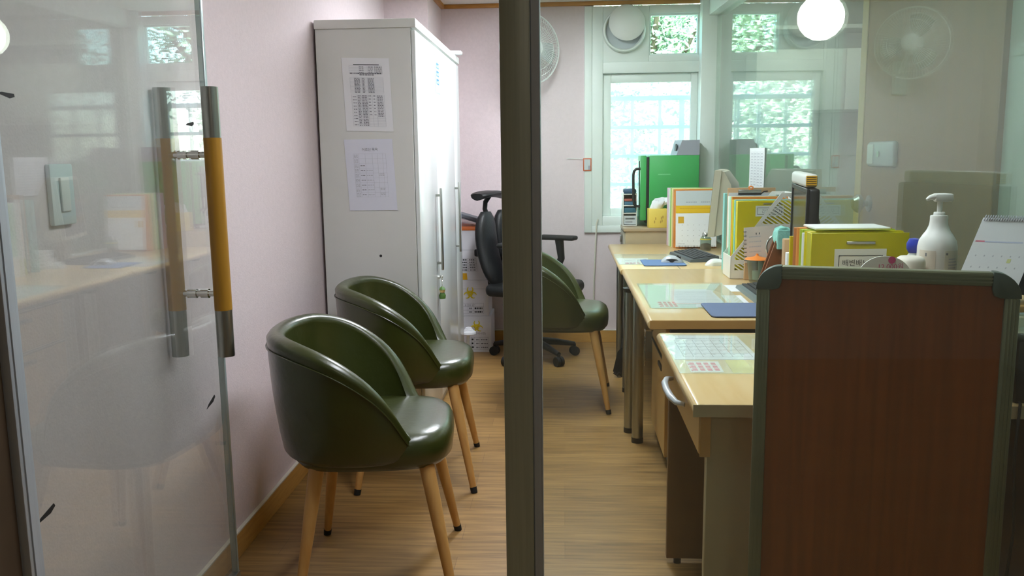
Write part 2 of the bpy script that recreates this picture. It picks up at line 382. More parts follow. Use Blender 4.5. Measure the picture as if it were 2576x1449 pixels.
# wooden crown moulding
b = MB(); b.box(-0.795, 0.89, YB-0.028, YB, ZC-0.026, ZC, TRIMW, 0.004, 2); b.box(-0.815, -0.787, 5.285, YB, ZC-0.026, ZC, TRIMW, 0.004, 2)
b.box(XL, -0.787, 5.282, 5.31, ZC-0.026, ZC, TRIMW, 0.004, 2); b.box(XL, XL+0.028, 1.5, 5.282, ZC-0.026, ZC, TRIMW, 0.004, 2); struct(b, 'trim_1')
# steel post between the door opening and the fixed pane
b = MB(); b.box(-0.103, -0.054, 1.42, 1.485, 0, ZC, STEEL, 0.002, 2); b.box(-0.054, -0.038, 1.427, 1.478, 0, ZC, ALU, 0.002, 1); struct(b, 'trim_2')
# window: main sash and transom in one white surround
b = MB(); f = YB-0.018; k = YB+0.10
b.box(0.139, 0.19, f, k, 0.767, ZC-0.03, WFRAME, 0.004); b.box(0.1902, 0.262, YB-0.010, k, 0.815, ZC-0.03, WFRAME, 0.004)
b.box(0.1902, 0.95, f, k, 0.767, 0.8148, WFRAME, 0.004); b.box(0.2622, 0.95, YB-0.010, k, 0.815, 0.878, WFRAME, 0.004)
b.box(0.2622, 0.95, YB-0.012, k, 1.828, 1.90, WFRAME, 0.004)
b.box(0.2622, 0.565, YB-0.004, k, 1.90, ZC-0.03, WFRAME, 0.003); b.box(0.5652, 0.95, YB-0.006, k, 1.90, 1.94, WFRAME, 0.003)
b.box(0.5652, 0.95, YB-0.006, k, 2.207, ZC-0.03, WFRAME, 0.003); b.box(0.8932, 0.95, YB-0.013, k, 0.8782, 2.2068, WFRAME, 0.003)
win = struct(b, 'window_1')
b = MB(); y0, y1 = YB+0.025, YB+0.06
b.box(0.262, 0.318, y0, y1, 0.878, 1.828, WFRAME, 0.005); b.box(0.848, 0.893, y0, y1, 0.878, 1.828, WFRAME, 0.005)
b.box(0.318, 0.848, y0, y1, 0.878, 0.930, WFRAME, 0.005); b.box(0.318, 0.848, y0, y1, 1.768, 1.828, WFRAME, 0.005)
struct(b, 'sash', win)
struct(MB().box(0.316, 0.850, YB+0.040, YB+0.045, 0.928, 1.770, SASHGLASS), 'pane', win)
b = MB(); y0, y1 = YB+0.085, YB+0.105
for x, r in ((0.467, 0.011), (0.652, 0.011), (0.80, 0.018)): b.box(x-r, x+r, y0, y1, 0.90, 1.68, LATTICE, 0.003, 1)
for z, r in ((1.668, 0.016), (1.475, 0.012), (1.282, 0.012), (1.09, 0.012)): b.box(0.27, 0.88, y0-0.004, y1-0.004, z-r, z+r, LATTICE, 0.003, 1)
struct(b, 'grille', win)
b = MB(); y0, y1 = YB+0.01, YB+0.05
b.box(0.565, 0.577, y0, y1, 1.94, 2.207, WFRAME, 0.002); b.box(0.881, 0.893, y0, y1, 1.94, 2.207, WFRAME, 0.002)
b.box(0.577, 0.881, y0, y1, 1.94, 1.952, WFRAME, 0.002); b.box(0.577, 0.881, y0, y1, 2.195, 2.207, WFRAME, 0.002)
w2 = struct(b, 'window_2'); struct(MB().box(0.575, 0.883, YB+0.028, YB+0.032, 1.95, 2.197, TOPGLASS), 'pane', w2)
# glazed partition on the right, running a little out of square towards the viewer
PA = math.radians(2.3)
def GX(y): return 0.99 + 0.0402*(YB-y)
b = MB(); b.box(-0.098, 0.03, -0.09, 0, 0, ZC, WFRAME, 0.004); b.box(-0.055, 0.03, -4.44, -0.09, 2.175, ZC, WFRAME, 0.004)
b.box(-0.004, 0.03, -4.44, -0.09, 0, 0.70, GREYW); b.box(-0.008, 0.034, -4.44, -0.09, 0.70, 0.73, WFRAME, 0.003)
part = struct(b, 'window_3'); part.location = (0.99, YB, 0); part.rotation_euler = (0, 0, PA)
pn = struct(MB().box(0.0, 0.010, -4.44, -0.09, 0.72, 2.18, SIDEGLASS), 'pane', part)
# fixed front pane beside the post
b = MB(); b.box(-0.038, 1.17, 1.435, 1.468, 0, 0.045, ALU, 0.002, 1); b.box(-0.038, 1.17, 1.435, 1.468, 2.25, ZC, ALU, 0.002, 1)
w4 = struct(b, 'window_4'); struct(MB().box(-0.040, 1.17, 1.447, 1.457, 0.04, 2.255, FRONTGLASS), 'pane', w4)
# header over the door opening
struct(MB().box(-0.992, -0.103, 1.42, 1.485, 2.255, ZC, ALU, 0.002, 1), 'trim_3')

# glass door, swung open against the left wall
d = MB(); d.box(-0.9935, -0.9815, 1.455, 2.360, 0.035, 2.245, DOORGLASS); door = struct(d, 'door_1')
b = MB(); b.box(-0.9985, -0.9765, 1.418, 1.458, 0.02, 2.25, ALU, 0.003, 2); b.box(-0.9768, -0.974, 1.428, 1.446, 0.02, 2.25, ALU); b.build('hinge_rail', door)
b = MB(); b.box(-0.9965, -0.9785, 2.352, 2.366, 0.03, 2.245, mat('clear_edge_strip', '#a8b6b4', 0.25, 0.2, noise=0.02), 0.002, 1); b.build('edge_strip', door)
b = MB(); b.box(-0.9995, -0.9755, 2.27, 2.368, 0.012, 0.075, STEEL2, 0.003, 2); b.build('patch_fitting', door)
for x in (-0.9235, -1.0515):
    b = MB()
    for z0, z1 in ((1.352, 1.485), (0.766, 0.896)):
        b.cyl((x, 2.24, z0), (x, 2.24, z1), 0.0225, STEEL2, seg=32)
    h = b.build('handle', door)
    b = MB(); b.cyl((x, 2.24, 0.894), (x, 2.24, 1.354), 0.0232, GRIPW, seg=32); g = b.build('wooden_grip', h)
for z in (1.31, 0.939):
    b = MB(); b.cyl((-1.05, 2.24, z), (-0.93, 2.24, z), 0.0085, CHROME, seg=20)
    b.cyl((-1.018, 2.24, z), (-0.9935, 2.24, z), 0.0125, CHROME, seg=20); b.cyl((-0.9815, 2.24, z), (-0.960, 2.24, z), 0.0125, CHROME, seg=20)
    b.build('handle_standoff', door)
def tape(ya, za, yb, zb, wd):
    dv = Vector((0, yb-ya, zb-za)); L = dv.length; dv.normalize(); nv = Vector((0, -dv.z, dv.y))
    c = Vector((-0.9813, ya, za)); ring = [c + nv*wd*0.15, c + dv*L*0.72 - nv*wd*0.5, c + dv*L - nv*wd*0.1, c + dv*L*0.97 + nv*wd*0.5, c + dv*L*0.25 + nv*wd*0.5]
    b = MB(); b.loft([[p for p in ring], [p + Vector((0.0012, 0, 0)) for p in ring]], BLACKR); b.build('tape_mark', door)
tape(1.465, 1.416, 1.512, 1.414, 0.009); tape(2.215, 1.386, 2.262, 1.392, 0.010); tape(2.222, 0.618, 2.280, 0.640, 0.012); tape(1.452, 0.628, 1.512, 0.644, 0.011)

# light switch
t = thing('light_switch', 'white wall light switch seen through the open glass door', 'light switch', (XL, 1.7825, 1.228))
MB().box(XL, XL+0.012, 1.74, 1.825, 1.163, 1.293, mat('pale_blue_white_plastic', '#d3dfe2', 0.4, noise=0.01), 0.004).build('plate', t)
MB().box(XL+0.012, XL+0.017, 1.768, 1.800, 1.192, 1.264, WPLAST, 0.002).build('rocker', t)

# wooden door of the side room, standing beyond the partition
b = MB(); b.box(1.28, 1.32, 2.66, 3.87, 0.01, ZC-0.02, DOORW, 0.003, 1); b.box(1.274, 1.28, 3.80, 3.87, 0.01, ZC-0.02, wood_mat('pale_door_edge', '#c9ab74', '#d2b582', 0.5, 2, (9, 9, 0.8)), 0.002, 1)
dr = struct(b, 'door_2')
b = MB(); b.lathe([(0.0, 0.072), (0.022, 0.069), (0.038, 0.052), (0.038, 0.040), (0.012, 0.022), (0.012, 0.008), (0.034, 0.006), (0.034, 0)], STEEL2, M=rotM((1.28, 3.69, 1.08), ry=-PI/2)); b.build('door_knob', dr)
b = MB(); b.box(1.255, 1.28, 3.40, 3.68, 1.235, 1.335, SILV, 0.012, 3); lk = b.build('digital_lock', dr)
MB().box(1.250, 1.256, 3.60, 3.665, 1.245, 1.325, WPLAST, 0.003).build('lock_cover', lk)
b = MB(); b.cyl((1.249, 3.54, 1.285), (1.256, 3.54, 1.285), 0.012, CHROME); b.build('lock_button', lk)
struct(MB().box(1.30, 1.36, 1.50, 2.66, 0, ZC, mat('pale_grey_green_wall', '#a3a99c', 0.8, noise=0.02)), 'wall_side_partition')
# cupboard and shelf on the side room's far wall
t = thing('wall_cupboard', 'white wall cupboard in the side room seen through the glass partition', 'cupboard', (1.75, 5.89, 1.55))
b = MB(); b.box(1.2, 2.3, 5.60, 5.89, 1.55, 1.93, CABW, 0.004); b.build('body', t)
for x in (1.205, 1.755): MB().box(x, x+0.54, 5.582, 5.60, 1.555, 1.925, CABW, 0.003).build('door', t)
b = MB(); b.box(1.1, 2.5, 5.64, 5.89, 2.055, 2.08, CABW, 0.003); single(b, 'wall_shelf', 'long pale shelf board above the wall cupboard in the side room', 'shelf', (1.75, 5.89, 2.055))
t = thing('reflection_globe', 'round white globe glowing in place of a lamp reflection, beyond the glass partition', 'lamp', (1.42, 5.0, ZC))  # globe built to stand in for a lamp's reflection in the glass
MB().lathe([(0, 0.125), (0.04, 0.119), (0.08, 0.096), (0.108, 0.063), (0.122, 0.03), (0.125, 0), (0.122, -0.03), (0.108, -0.063), (0.08, -0.096), (0.04, -0.119), (0, -0.125)], LEDS, (1.42, 5.0, 2.03)).build('globe', t)
b = MB(); b.cyl((1.42, 5.0, 2.145), (1.42, 5.0, ZC), 0.012, WPLAST); b.lathe([(0, 0), (0.06, 0), (0.05, -0.02), (0, -0.02)], WPLAST, (1.42, 5.0, ZC)); b.build('stem', t)
# ceiling lamps
t = thing('ceiling_light', 'long white ceiling light panel just inside the glass front of the office', 'ceiling light', (0.20, 2.18, ZC))
MB().box(0.02, 0.38, 1.58, 2.78, ZC-0.05, ZC, WPLAST, 0.004).build('housing', t)
MB().box(0.04, 0.36, 1.60, 2.76, ZC-0.056, ZC-0.05, LED, 0.001, 1).build('diffuser', t)
t = thing('ceiling_light', 'long white ceiling light panel added out of view over the back half of the office', 'ceiling light', (-0.05, 4.45, ZC))  # unseen panel, added to brighten the desks at the back
MB().box(-0.23, 0.13, 3.85, 5.05, ZC-0.05, ZC, WPLAST, 0.004).build('housing', t)
MB().box(-0.21, 0.11, 3.87, 5.03, ZC-0.056, ZC-0.05, LEDB, 0.001, 1).build('diffuser', t)
t = thing('ceiling_light', 'square white ceiling light in the hall behind the viewer', 'ceiling light', (0.6, -1.0, ZC))
MB().box(0.3, 0.9, -1.3, -0.7, ZC-0.05, ZC, WPLAST, 0.004).build('housing', t)
MB().box(0.32, 0.88, -1.28, -0.72, ZC-0.056, ZC-0.05, LEDH, 0.001, 1).build('diffuser', t)

# ------------------------------------------------------------------ tub chairs
def sup(c, n): return math.copysign(abs(c) ** (2.0/n), c)
def make_chair():
    t = thing('tub_chair', 'olive green tub chair nearest the glass door, in front of the other', 'chair', (0, 0, 0), 0, 'olive tub chairs', local=True)
    xc, rx, ry, zb, zt = -0.05, 0.272, 0.298, 0.425, 0.80
    def so(z): return 0.86 + 0.14*(max(0.0, (z-zb)/(zt-zb)) ** 0.75)
    TAB = ((-0.40, 0.800), (-0.25, 0.798), (-0.155, 0.772), (-0.07, 0.733), (0.03, 0.660), (0.10, 0.563), (0.145, 0.472), (0.2, 0.472))
    def zr(th):
        x = xc - rx*sup(math.cos(th), 2.35)
        def f(x):
            for (xa, za), (xb, zb_) in zip(TAB, TAB[1:]):
                if x <= xb: return za + (zb_-za)*max(0.0, (x-xa)/(xb-xa))
            return TAB[-1][1]
        return max(0.472, sum(f(x+q*0.012) for q in range(-3, 4))/7.0)
    N = 64; lim = math.radians(134); tk = 0.052; rings = []
    for i in range(N+1):
        th = -lim + 2*lim*i/N; Z = zr(th); c = sup(math.cos(th), 2.35); s = sup(math.sin(th), 2.35)
        def pt(z, off): k = so(z); return Vector((xc - (rx*k-off)*c, (ry*k-off)*s, z))
        zc = Z - tk/2; ring = [pt(zb, tk), pt(zb, 0.028), pt(zb+0.004, 0.014), pt(zb+0.011, 0.005), pt(zb+0.022, 0.0)]
        for j in range(1, 7): ring.append(pt(zb+0.022 + (zc-zb-0.022)*j/6, -0.004*math.sin(PI*j/6)))
        for j in range(1, 8):
            a = PI*j/8; ring.append(pt(zc, tk/2 - math.cos(a)*tk/2*1.10) + Vector((0, 0, math.sin(a)*tk/2)))
        for j in range(0, 5): ring.append(pt(zc + (zb+0.02-zc)*j/5, tk))
        rings.append(ring)
    b = MB(); b.loft(rings, LEATH)
    base = []
    for z, k in ((0.428, 0.80), (0.445, 0.80)): base.append([Vector((xc - rx*k*sup(math.cos(2*PI*j/48), 2.35), ry*k*sup(math.sin(2*PI*j/48), 2.35), z)) for j in range(48)])
    b.loft(base, LEATH); shell = b.build('shell', t, angle=60)
    # stitched seam just under the rim on the outside
    pts = []
    for i in range(N+1):
        th = -lim*0.99 + 2*lim*0.99*i/N; Z = zr(th) - 0.042; k = so(Z); pts.append((xc - (rx*k+0.0035)*sup(math.cos(th), 2.35), (ry*k+0.0035)*sup(math.sin(th), 2.35), Z))
    b = MB(); b.tube(pts, 0.0022, LEATH, 6); b.build('seam', shell)
    b = MB(); rings = []
    for z, k in ((0.402, 0.80), (0.408, 0.93), (0.425, 0.985), (0.455, 1.0), (0.480, 0.995), (0.497, 0.965), (0.508, 0.90), (0.514, 0.78), (0.517, 0.55), (0.518, 0.25)):
        rings.append([Vector((-0.012 + 0.240*k*sup(math.cos(2*PI*j/56), 3.5), 0.238*k*sup(math.sin(2*PI*j/56), 3.5), z)) for j in range(56)])
    b.loft(rings, LEATH); b.build('seat_cushion', t, angle=60)
    for sx, sy in ((1, 1), (1, -1), (-1, 1), (-1, -1)):
        top = Vector((0.155*sx-0.01, 0.175*sy, 0.432)); bot = Vector((0.228*sx, 0.268*sy, 0.0)); dv = (top-bot)
        b = MB(); b.tube([bot + dv*0.045, bot + dv*0.3, bot + dv*0.7, top], [0.0125, 0.0155, 0.0205, 0.023], LEGW, 18); lg = b.build('leg', t)
        b = MB(); b.cyl(bot, bot + dv*0.05, 0.0128, BLACKR, 0.0138, 18); b.build('foot_cap', lg)
    return t
ch = make_chair(); ch.location = (-0.571, 2.538, 0); ch.rotation_euler = (0, 0, math.radians(6.3))
dup(ch, (-0.600, 3.415, 0), math.radians(4.5), 'olive green tub chair standing beside the white cabinet, behind the nearest chair', 'olive tub chairs')
dup(ch, (0.006, 4.475, 0), math.radians(-2), 'olive green tub chair farthest back, partly hidden by the steel post', 'olive tub chairs')

# ------------------------------------------------------------------ white cabinet and what is on it
t = thing('wardrobe_cabinet', 'tall white cabinet with glossy doors standing against the pink wall', 'cabinet', (-0.865, 4.515, 0))
b = MB(); b.box(-1.066, -0.652, 3.75, 5.28, 0.0, 1.842, CABW, 0.002, 1); b.cyl((-0.814, 3.7495, 0.863), (-0.814, 3.752, 0.863), 0.006, BLACK); b.build('body', t)
MB().box(-1.068, -0.628, 3.742, 5.283, 1.842, 1.88, CABW, 0.004, 2).build('top_board', t)
for i, (y0, y1, hy, hz0, hz1) in enumerate(((3.752, 4.296, 4.228, 0.735, 1.142), (4.302, 5.0, 4.975, 0.742, 1.148), (5.006, 5.278, None, 0, 0))):
    dd = MB().box(-0.650, -0.632, y0, y1, 0.06, 1.832, GLOSSW, 0.003, 2).build('door', t)
    if hy:
        b = MB(); b.box(-0.612, -0.600, hy-0.009, hy+0.009, hz0, hz1, STEEL2, 0.003, 2)
        for z in (hz0+0.035, hz1-0.035): b.box(-0.633, -0.610, hy-0.006, hy+0.006, z-0.006, z+0.006, STEEL2, 0.001, 1)
        b.build('door_handle', dd)
b = MB(); b.cyl((-0.634, 4.225, 0.700), (-0.620, 4.225, 0.700), 0.009, CHROME); b.build('lock', t)
# key with charm hanging in the lock
t = thing('key', 'small silver key with a green and tan charm hanging from the cabinet lock', 'key', (-0.616, 4.225, 0.70))
b = MB(); b.box(-0.622, -0.606, 4.2235, 4.2265, 0.694, 0.706, CHROME, 0.001, 1); b.tube([(-0.611 + 0.0*math.cos(a), 4.225 + 0.010*math.cos(a), 0.688 + 0.012*math.sin(a)) for a in [2*PI*i/14 for i in range(14)]], 0.0014, CHROME, 6, closed=True); b.build('key_blade', t)
b = MB()
for i in range(3): b.tube([(-0.611, 4.225 + 0.004*math.cos(a), 0.672-0.011*i + 0.006*math.sin(a)) for a in [2*PI*j/10 for j in range(10)]], 0.0013, CHROME, 6, closed=True)
b.build('chain', t)
b = MB(); cg = mat('charm_green', '#4d7030', 0.5, noise=0.1, scale=80); ct = mat('charm_tan', '#c7a86a', 0.5, noise=0.1, scale=80)
b.lathe([(0, 0.0), (0.016, 0.002), (0.018, 0.018), (0.012, 0.03), (0, 0.031)], cg, (-0.611, 4.225, 0.588), 16); b.lathe([(0, 0), (0.012, 0.004), (0.015, 0.014), (0.010, 0.024), (0, 0.027)], ct, (-0.611, 4.225, 0.617), 16)
b.lathe([(0, 0), (0.017, 0.001), (0.012, 0.010), (0.003, 0.018), (0, 0.018)], cg, (-0.611, 4.225, 0.635), 16)
b.build('charm', t)
rnd = random.Random(3)
# printed notices taped to the cabinet's side
def wavy(mb, s, m, amp=0.002):
    n = 8; t = bmesh.new(); A = []; B = []
    for j in range(n+1):
        ra = []; rb = []
        for i in range(n+1):
            a, q = i/n, j/n; h = 0.0004 + amp*((2*abs(a-0.5))**4*(2*abs(q-0.5))**3)
            ra.append(t.verts.new(s.p(a, q, 0.0001 + h*0.6))); rb.append(t.verts.new(s.p(a, q, 0.0006 + h*0.6)))
        A.append(ra); B.append(rb)
    for j in range(n):
        for i in range(n):
            t.faces.new((B[j][i], B[j][i+1], B[j+1][i+1], B[j+1][i])); t.faces.new((A[j][i], A[j+1][i], A[j+1][i+1], A[j][i+1]))
    for i in range(n):
        t.faces.new((A[0][i], A[0][i+1], B[0][i+1], B[0][i])); t.faces.new((A[n][i+1], A[n][i], B[n][i], B[n][i+1]))
        t.faces.new((A[i+1][0], A[i][0], B[i][0], B[i+1][0])); t.faces.new((A[i][n], A[i+1][n], B[i+1][n], B[i][n]))
    mb.merge(t, m)
b = MB(); s = Sheet((-0.944, 3.7485, 1.412), (0.207, 0, -0.006), (-0.011, 0, 0.310)); wavy(b, s, PAPER)
s.o += Vector((0, -0.0011, 0))
s.rect(b, 0.24, 0.905, 0.78, 0.915, INKD); s.grid(b, 0.15, 0.785, 0.84, 0.895, [0, .3, .55, .78, 1], 5, INKL, 0.0006)
for r in range(4):
    for c0, c1 in ((0.36, 0.45), (0.55, 0.65), (0.68, 0.83)): s.words(b, c0, 0.795+r*0.026, c1, 0.011, INK, rnd)
s.words(b, 0.16, 0.785, 0.83, 0.014, INK, rnd); s.words(b, 0.36, 0.765, 0.66, 0.014, INK, rnd)
s.grid(b, 0.15, 0.525, 0.85, 0.735, [0, .35, .53, .72, 1], 12, INKL, 0.0006)
for r in range(12):
    y = 0.53+r*0.0172
    for c0, c1 in ((0.24, 0.36), (0.41, 0.46), (0.53, 0.65)): s.words(b, c0, y, c1, 0.009, INK, rnd)
s.grid(b, 0.16, 0.07, 0.85, 0.50, [0, .17, .30, .5, .63, .76, 1], 20, INKL, 0.0006)
for r in range(20):
    y = 0.075+r*0.0214
    for c0, c1 in ((0.29, 0.35), (0.38, 0.49)): s.words(b, c0, y, c1, 0.010, INK, rnd)
    if r % 2 == 0: s.words(b, 0.19, y+0.008, 0.26, 0.010, INK, rnd)
    if r > 5: s.words(b, 0.70, y, 0.82, 0.010, INK, rnd)
    if r > 5 and r % 2: s.words(b, 0.52, y, 0.57, 0.010, INK, rnd); s.words(b, 0.62, y, 0.66, 0.010, INK, rnd)
single(b, 'notice_sheet', 'upper printed sheet on the cabinet side, with dense grey tables', 'paper sheet', (-0.845, 3.748, 1.56), 'notices on the cabinet')
b = MB(); s = Sheet((-0.944, 3.7485, 1.065), (0.213, 0, 0.0), (-0.014, 0, 0.310)); wavy(b, s, PAPERB)
s.o += Vector((0, -0.0011, 0))
s.text(b, '어르신 목욕', 0.52, 0.84, 0.0145, INK, 'CENTER')
s.grid(b, 0.17, 0.19, 0.84, 0.80, [0, .16, .36, .58, .74, .9, 1], 9, INKL, 0.0005)
for r in range(9):
    y = 0.20+r*0.068
    for q in range(3): s.words(b, 0.18, y+q*0.017, 0.26, 0.008, INKL, rnd)
    if r < 7: s.words(b, 0.30, y+0.02, 0.39, 0.009, INK, rnd)
    if r < 6: s.words(b, 0.42, y+0.02, 0.55, 0.009, INKL, rnd)
    if r in (0, 1, 4): s.words(b, 0.68, y+0.02, 0.78, 0.009, INKL, rnd); s.words(b, 0.68, y+0.04, 0.78, 0.009, INKL, rnd)
single(b, 'notice_sheet', 'lower printed sheet on the cabinet side, bluish with a faint timetable', 'paper sheet', (-0.845, 3.748, 1.22), 'notices on the cabinet')
b = MB(); s = Sheet((-0.6312, 4.305, 1.610), (0, 0.165, 0), (0, 0, 0.195)); s.rect(b, 0, 0, 1, 1, SKYL, 0, 0.0006); s.o += Vector((0.0006, 0, 0))
for q in range(3): s.rect(b, 0.25, 0.62-q*0.2, 0.75, 0.76-q*0.2, BLUEI); s.rect(b, 0.3, 0.645-q*0.2, 0.5, 0.70-q*0.2, SKYL, 0, 0.0005); s.rect(b, 0.58, 0.65-q*0.2, 0.7, 0.72-q*0.2, SKYL, 0, 0.0005)
single(b, 'blue_door_label', 'pale blue label high on the glossy cabinet doors', 'label', (-0.631, 4.388, 1.61))
b = MB(); b.tube([(-0.80, 5.10, 1.8945), (-0.70, 5.13, 1.8945), (-0.60, 5.16, 1.8945)], 0.0135, PAPER, 16); b.tube([(-0.80, 5.066, 1.889), (-0.59, 5.126, 1.889)], 0.009, PAPER, 12)
single(b, 'paper_roll', 'white rolled paper lying on the far end of the cabinet top', 'paper roll', (-0.7, 5.13, 1.881))

# ------------------------------------------------------------------ cartons behind the cabinet
def biohazard(b, s, cu, cv, r):
    for k in range(3):
        a = PI/2 + k*2*PI/3; c = s.p(cu, cv, 0.0008) + (s.u.normalized()*math.cos(a) + s.v.normalized()*math.sin(a))*r*0.62
        U, V = s.u.normalized(), s.v.normalized()
        arc = []
        for j in range(13):
            q = a + math.radians(35) + math.radians(290)*j/12; arc.append(c + (U*math.cos(q) + V*math.sin(q))*r*0.44)
        wds = [0.3+0.7*math.sin(PI*j/12) for j in range(13)]
        b.tube(arc, [r*0.13*x+0.0005 for x in wds], BIOY, 6)
    b.tube([s.p(cu, cv, 0.0008) + (s.u.normalized()*math.cos(q) + s.v.normalized()*math.sin(q))*r*0.42 for q in [2*PI*j/20 for j in range(20)]], r*0.05, BIOY, 6, closed=True)
def carton(label, x0, x1, y0, y1, z0, z1, kind, lean=0.0):
    t = thing('carton', label, 'carton', ((x0+x1)/2, (y0+y1)/2, z0), 0, 'white cartons stacked in the corner')
    b = MB(); sh = lean*(z1-z0)
    bot = [Vector(p) for p in ((x0, y0, z0), (x1, y0, z0), (x1, y1, z0), (x0, y1, z0))]; top = [Vector((p.x+sh*(1.0 if p.x == x1 else 0.35), p.y, z1)) for p in bot]
    b.loft([bot, [p + Vector((0, 0, 0)) for p in top]], BOXW); body = b.build('body', t)
    b = MB(); s = Sheet((x0, y0-0.0006, z0), (x1-x0, 0, 0), (sh*0.6, 0, z1-z0))
    if kind == 'low':
        biohazard(b, s, 0.68, 0.72, 0.040); s.text(b, '(주의사항)', 0.62, 0.50, 0.018, INK)
        s.grid(b, 0.55, 0.07, 0.93, 0.42, [0, .2, .52, 1], 3, INK, 0.001)
        for r in range(3): s.words(b, 0.66, 0.11+r*0.11, 0.73, 0.04, INK, rnd); s.words(b, 0.77, 0.11+r*0.11, 0.92, 0.04, INK, rnd); s.words(b, 0.56, 0.11+r*0.11, 0.61, 0.05, INKD, rnd)
    elif kind == 'mid':
        biohazard(b, s, 0.56, 0.64, 0.042); s.rect(b, -0.01, 0.76, 1.01, 0.775, INKL, 0, 0.0008)
        s.grid(b, 0.34, 0.06, 0.88, 0.36, [0, .3, .55, 1], 3, INK, 0.001)
        for r in range(2): s.words(b, 0.53, 0.09+r*0.1, 0.60, 0.045, INK, rnd); s.words(b, 0.66, 0.09+r*0.1, 0.85, 0.05, INKD, rnd)
        s.text(b, '물 전용 용기', 0.42, 0.28, 0.014, INK)
    else:
        s.rect(b, 0.0, 0.58, 1.0, 0.59, INKL, 0, 0.0008); s.grid(b, 0.36, 0.17, 0.80, 0.42, [0, .5, 1], 5, INK, 0.001)
        for r in range(5): s.words(b, 0.40, 0.18+r*0.05, 0.56, 0.025, INKD, rnd); s.words(b, 0.62, 0.18+r*0.05, 0.76, 0.025, INK, rnd)
        s.rect(b, 0.32, 0.0, 0.53, 0.13, mat('amber_tape', '#d9a81c', 0.4, noise=0.05), 0, 0.001)
    b.build('print', t)
    b = MB(); a, c = top[0], top[1]
    if kind == 'top':
        b.box(a.x-0.004, c.x+0.004, y0-0.004, y1+0.002, z1-0.012, z1+0.010, mat('orange_tape', '#d9753a', 0.45, noise=0.05), 0.004)
    else:
        b.box(a.x+0.001, c.x-0.001, y0, y0+(y1-y0)*0.495, z1, z1+0.004, BOXW, 0.001, 1); b.box(a.x+0.001, c.x-0.001, y0+(y1-y0)*0.505, y1, z1, z1+0.004, BOXW, 0.001, 1)
        b.box(a.x+0.10, a.x+0.16, y0-0.001, y1, z1+0.004, z1+0.005, MATGLASS)
    b.build('flaps', t)
carton('white carton at the bottom of the stack in the corner, on the floor', -0.785, -0.485, 5.575, 5.865, 0, 0.240, 'low')
carton('white carton in the middle of the corner stack, with yellow biohazard sign', -0.775, -0.500, 5.578, 5.862, 0.2455, 0.482, 'mid')
carton('topmost carton of the corner stack, slanted with an orange top edge', -0.775, -0.515, 5.580, 5.86, 0.4875, 0.826, 'top', -0.13)
b = MB(); b.box(-0.14, 0.14, -0.1, 0.1, 0.0, 0.006, mat('dark_grey_folder', '#5b6068', 0.5, noise=0.05), 0.002, 1, M=rotM((-0.655, 5.74, 0.879), 0.1, 0, 0.30))
b.box(-0.14, 0.14, -0.1, 0.1, 0.006, 0.03, mat('dark_grey_folder', '#5b6068'), 0.004, 1, M=rotM((-0.655, 5.74, 0.879), 0.1, 0, 0.30))
single(b, 'folder', 'dark grey folder lying on the orange-edged top carton', 'folder', (-0.655, 5.74, 0.837))
t = thing('floor_stick', 'short white stick with a crumpled white top in front of the cartons', 'stick', (-0.637, 5.46, 0))
MB().cyl((-0.637, 5.46, 0), (-0.625, 5.46, 0.16), 0.011, WPLAST, 0.009, 14).build('stick', t)
b = MB(); b.lathe([(0, 0), (0.03, -0.008), (0.05, 0.0), (0.048, 0.012), (0.028, 0.026), (0.02, 0.04), (0, 0.046)], PAPER, (-0.623, 5.46, 0.150), 11); b.box(-0.652, -0.60, 5.43, 5.45, 0.155, 0.18, PAPER, 0.008, 2); b.build('crumpled_top', t)

# ------------------------------------------------------------------ black office chair (faces the desks)
t = thing('office_chair', 'black swivel office chair with headrest between the cartons and the desks', 'office chair', (-0.195, 5.41, 0), math.radians(-25), local=True)
b = MB()
for k in range(5):
    a = 2*PI*k/5 + 0.75; c, s_ = math.cos(a), math.sin(a); b.tube([(0.02*c, 0.02*s_, 0.115), (0.14*c, 0.14*s_, 0.10), (0.275*c, 0.275*s_, 0.075)], [0.026, 0.022, 0.015], BLACK, 10)
b.cyl((0, 0, 0.07), (0, 0, 0.16), 0.035, BLACK); b.build('star_base', t)
for k in range(5):
    a = 2*PI*k/5 + 0.75; x, y = 0.275*math.cos(a), 0.275*math.sin(a); b = MB(); n = Vector((-math.sin(a), math.cos(a), 0))
    for sgn in (-1, 1): c = Vector((x, y, 0.03)) + n*0.014*sgn; b.cyl(c - n*0.010, c + n*0.010, 0.030, BLACKR, seg=20)
    b.cyl((x, y, 0.03), (x, y, 0.078), 0.010, BLACK); b.build('caster', t)
b = MB(); b.cyl((0, 0, 0.15), (0, 0, 0.40), 0.024, BLACK); b.cyl((0, 0, 0.15), (0, 0, 0.28), 0.032, BLACK); b.box(-0.12, 0.12, -0.10, 0.10, 0.39, 0.425, BLACK, 0.01); b.build('gas_post', t)
b = MB(); b.box(-0.23, 0.26, -0.24, 0.24, 0.42, 0.50, BLEATH, 0.036, 4); b.build('seat', t)
b = MB(); b.tube([(-0.10, 0, 0.405), (-0.24, 0, 0.41), (-0.31, 0, 0.47), (-0.325, 0, 0.62), (-0.325, 0, 0.80), (-0.335, 0, 0.93)], [0.02, 0.022, 0.024, 0.022, 0.018, 0.016], BLACK, 10)
b.box(-0.345, -0.305, -0.16, 0.16, 0.66, 0.71, BLACK, 0.012); b.build('back_frame', t)
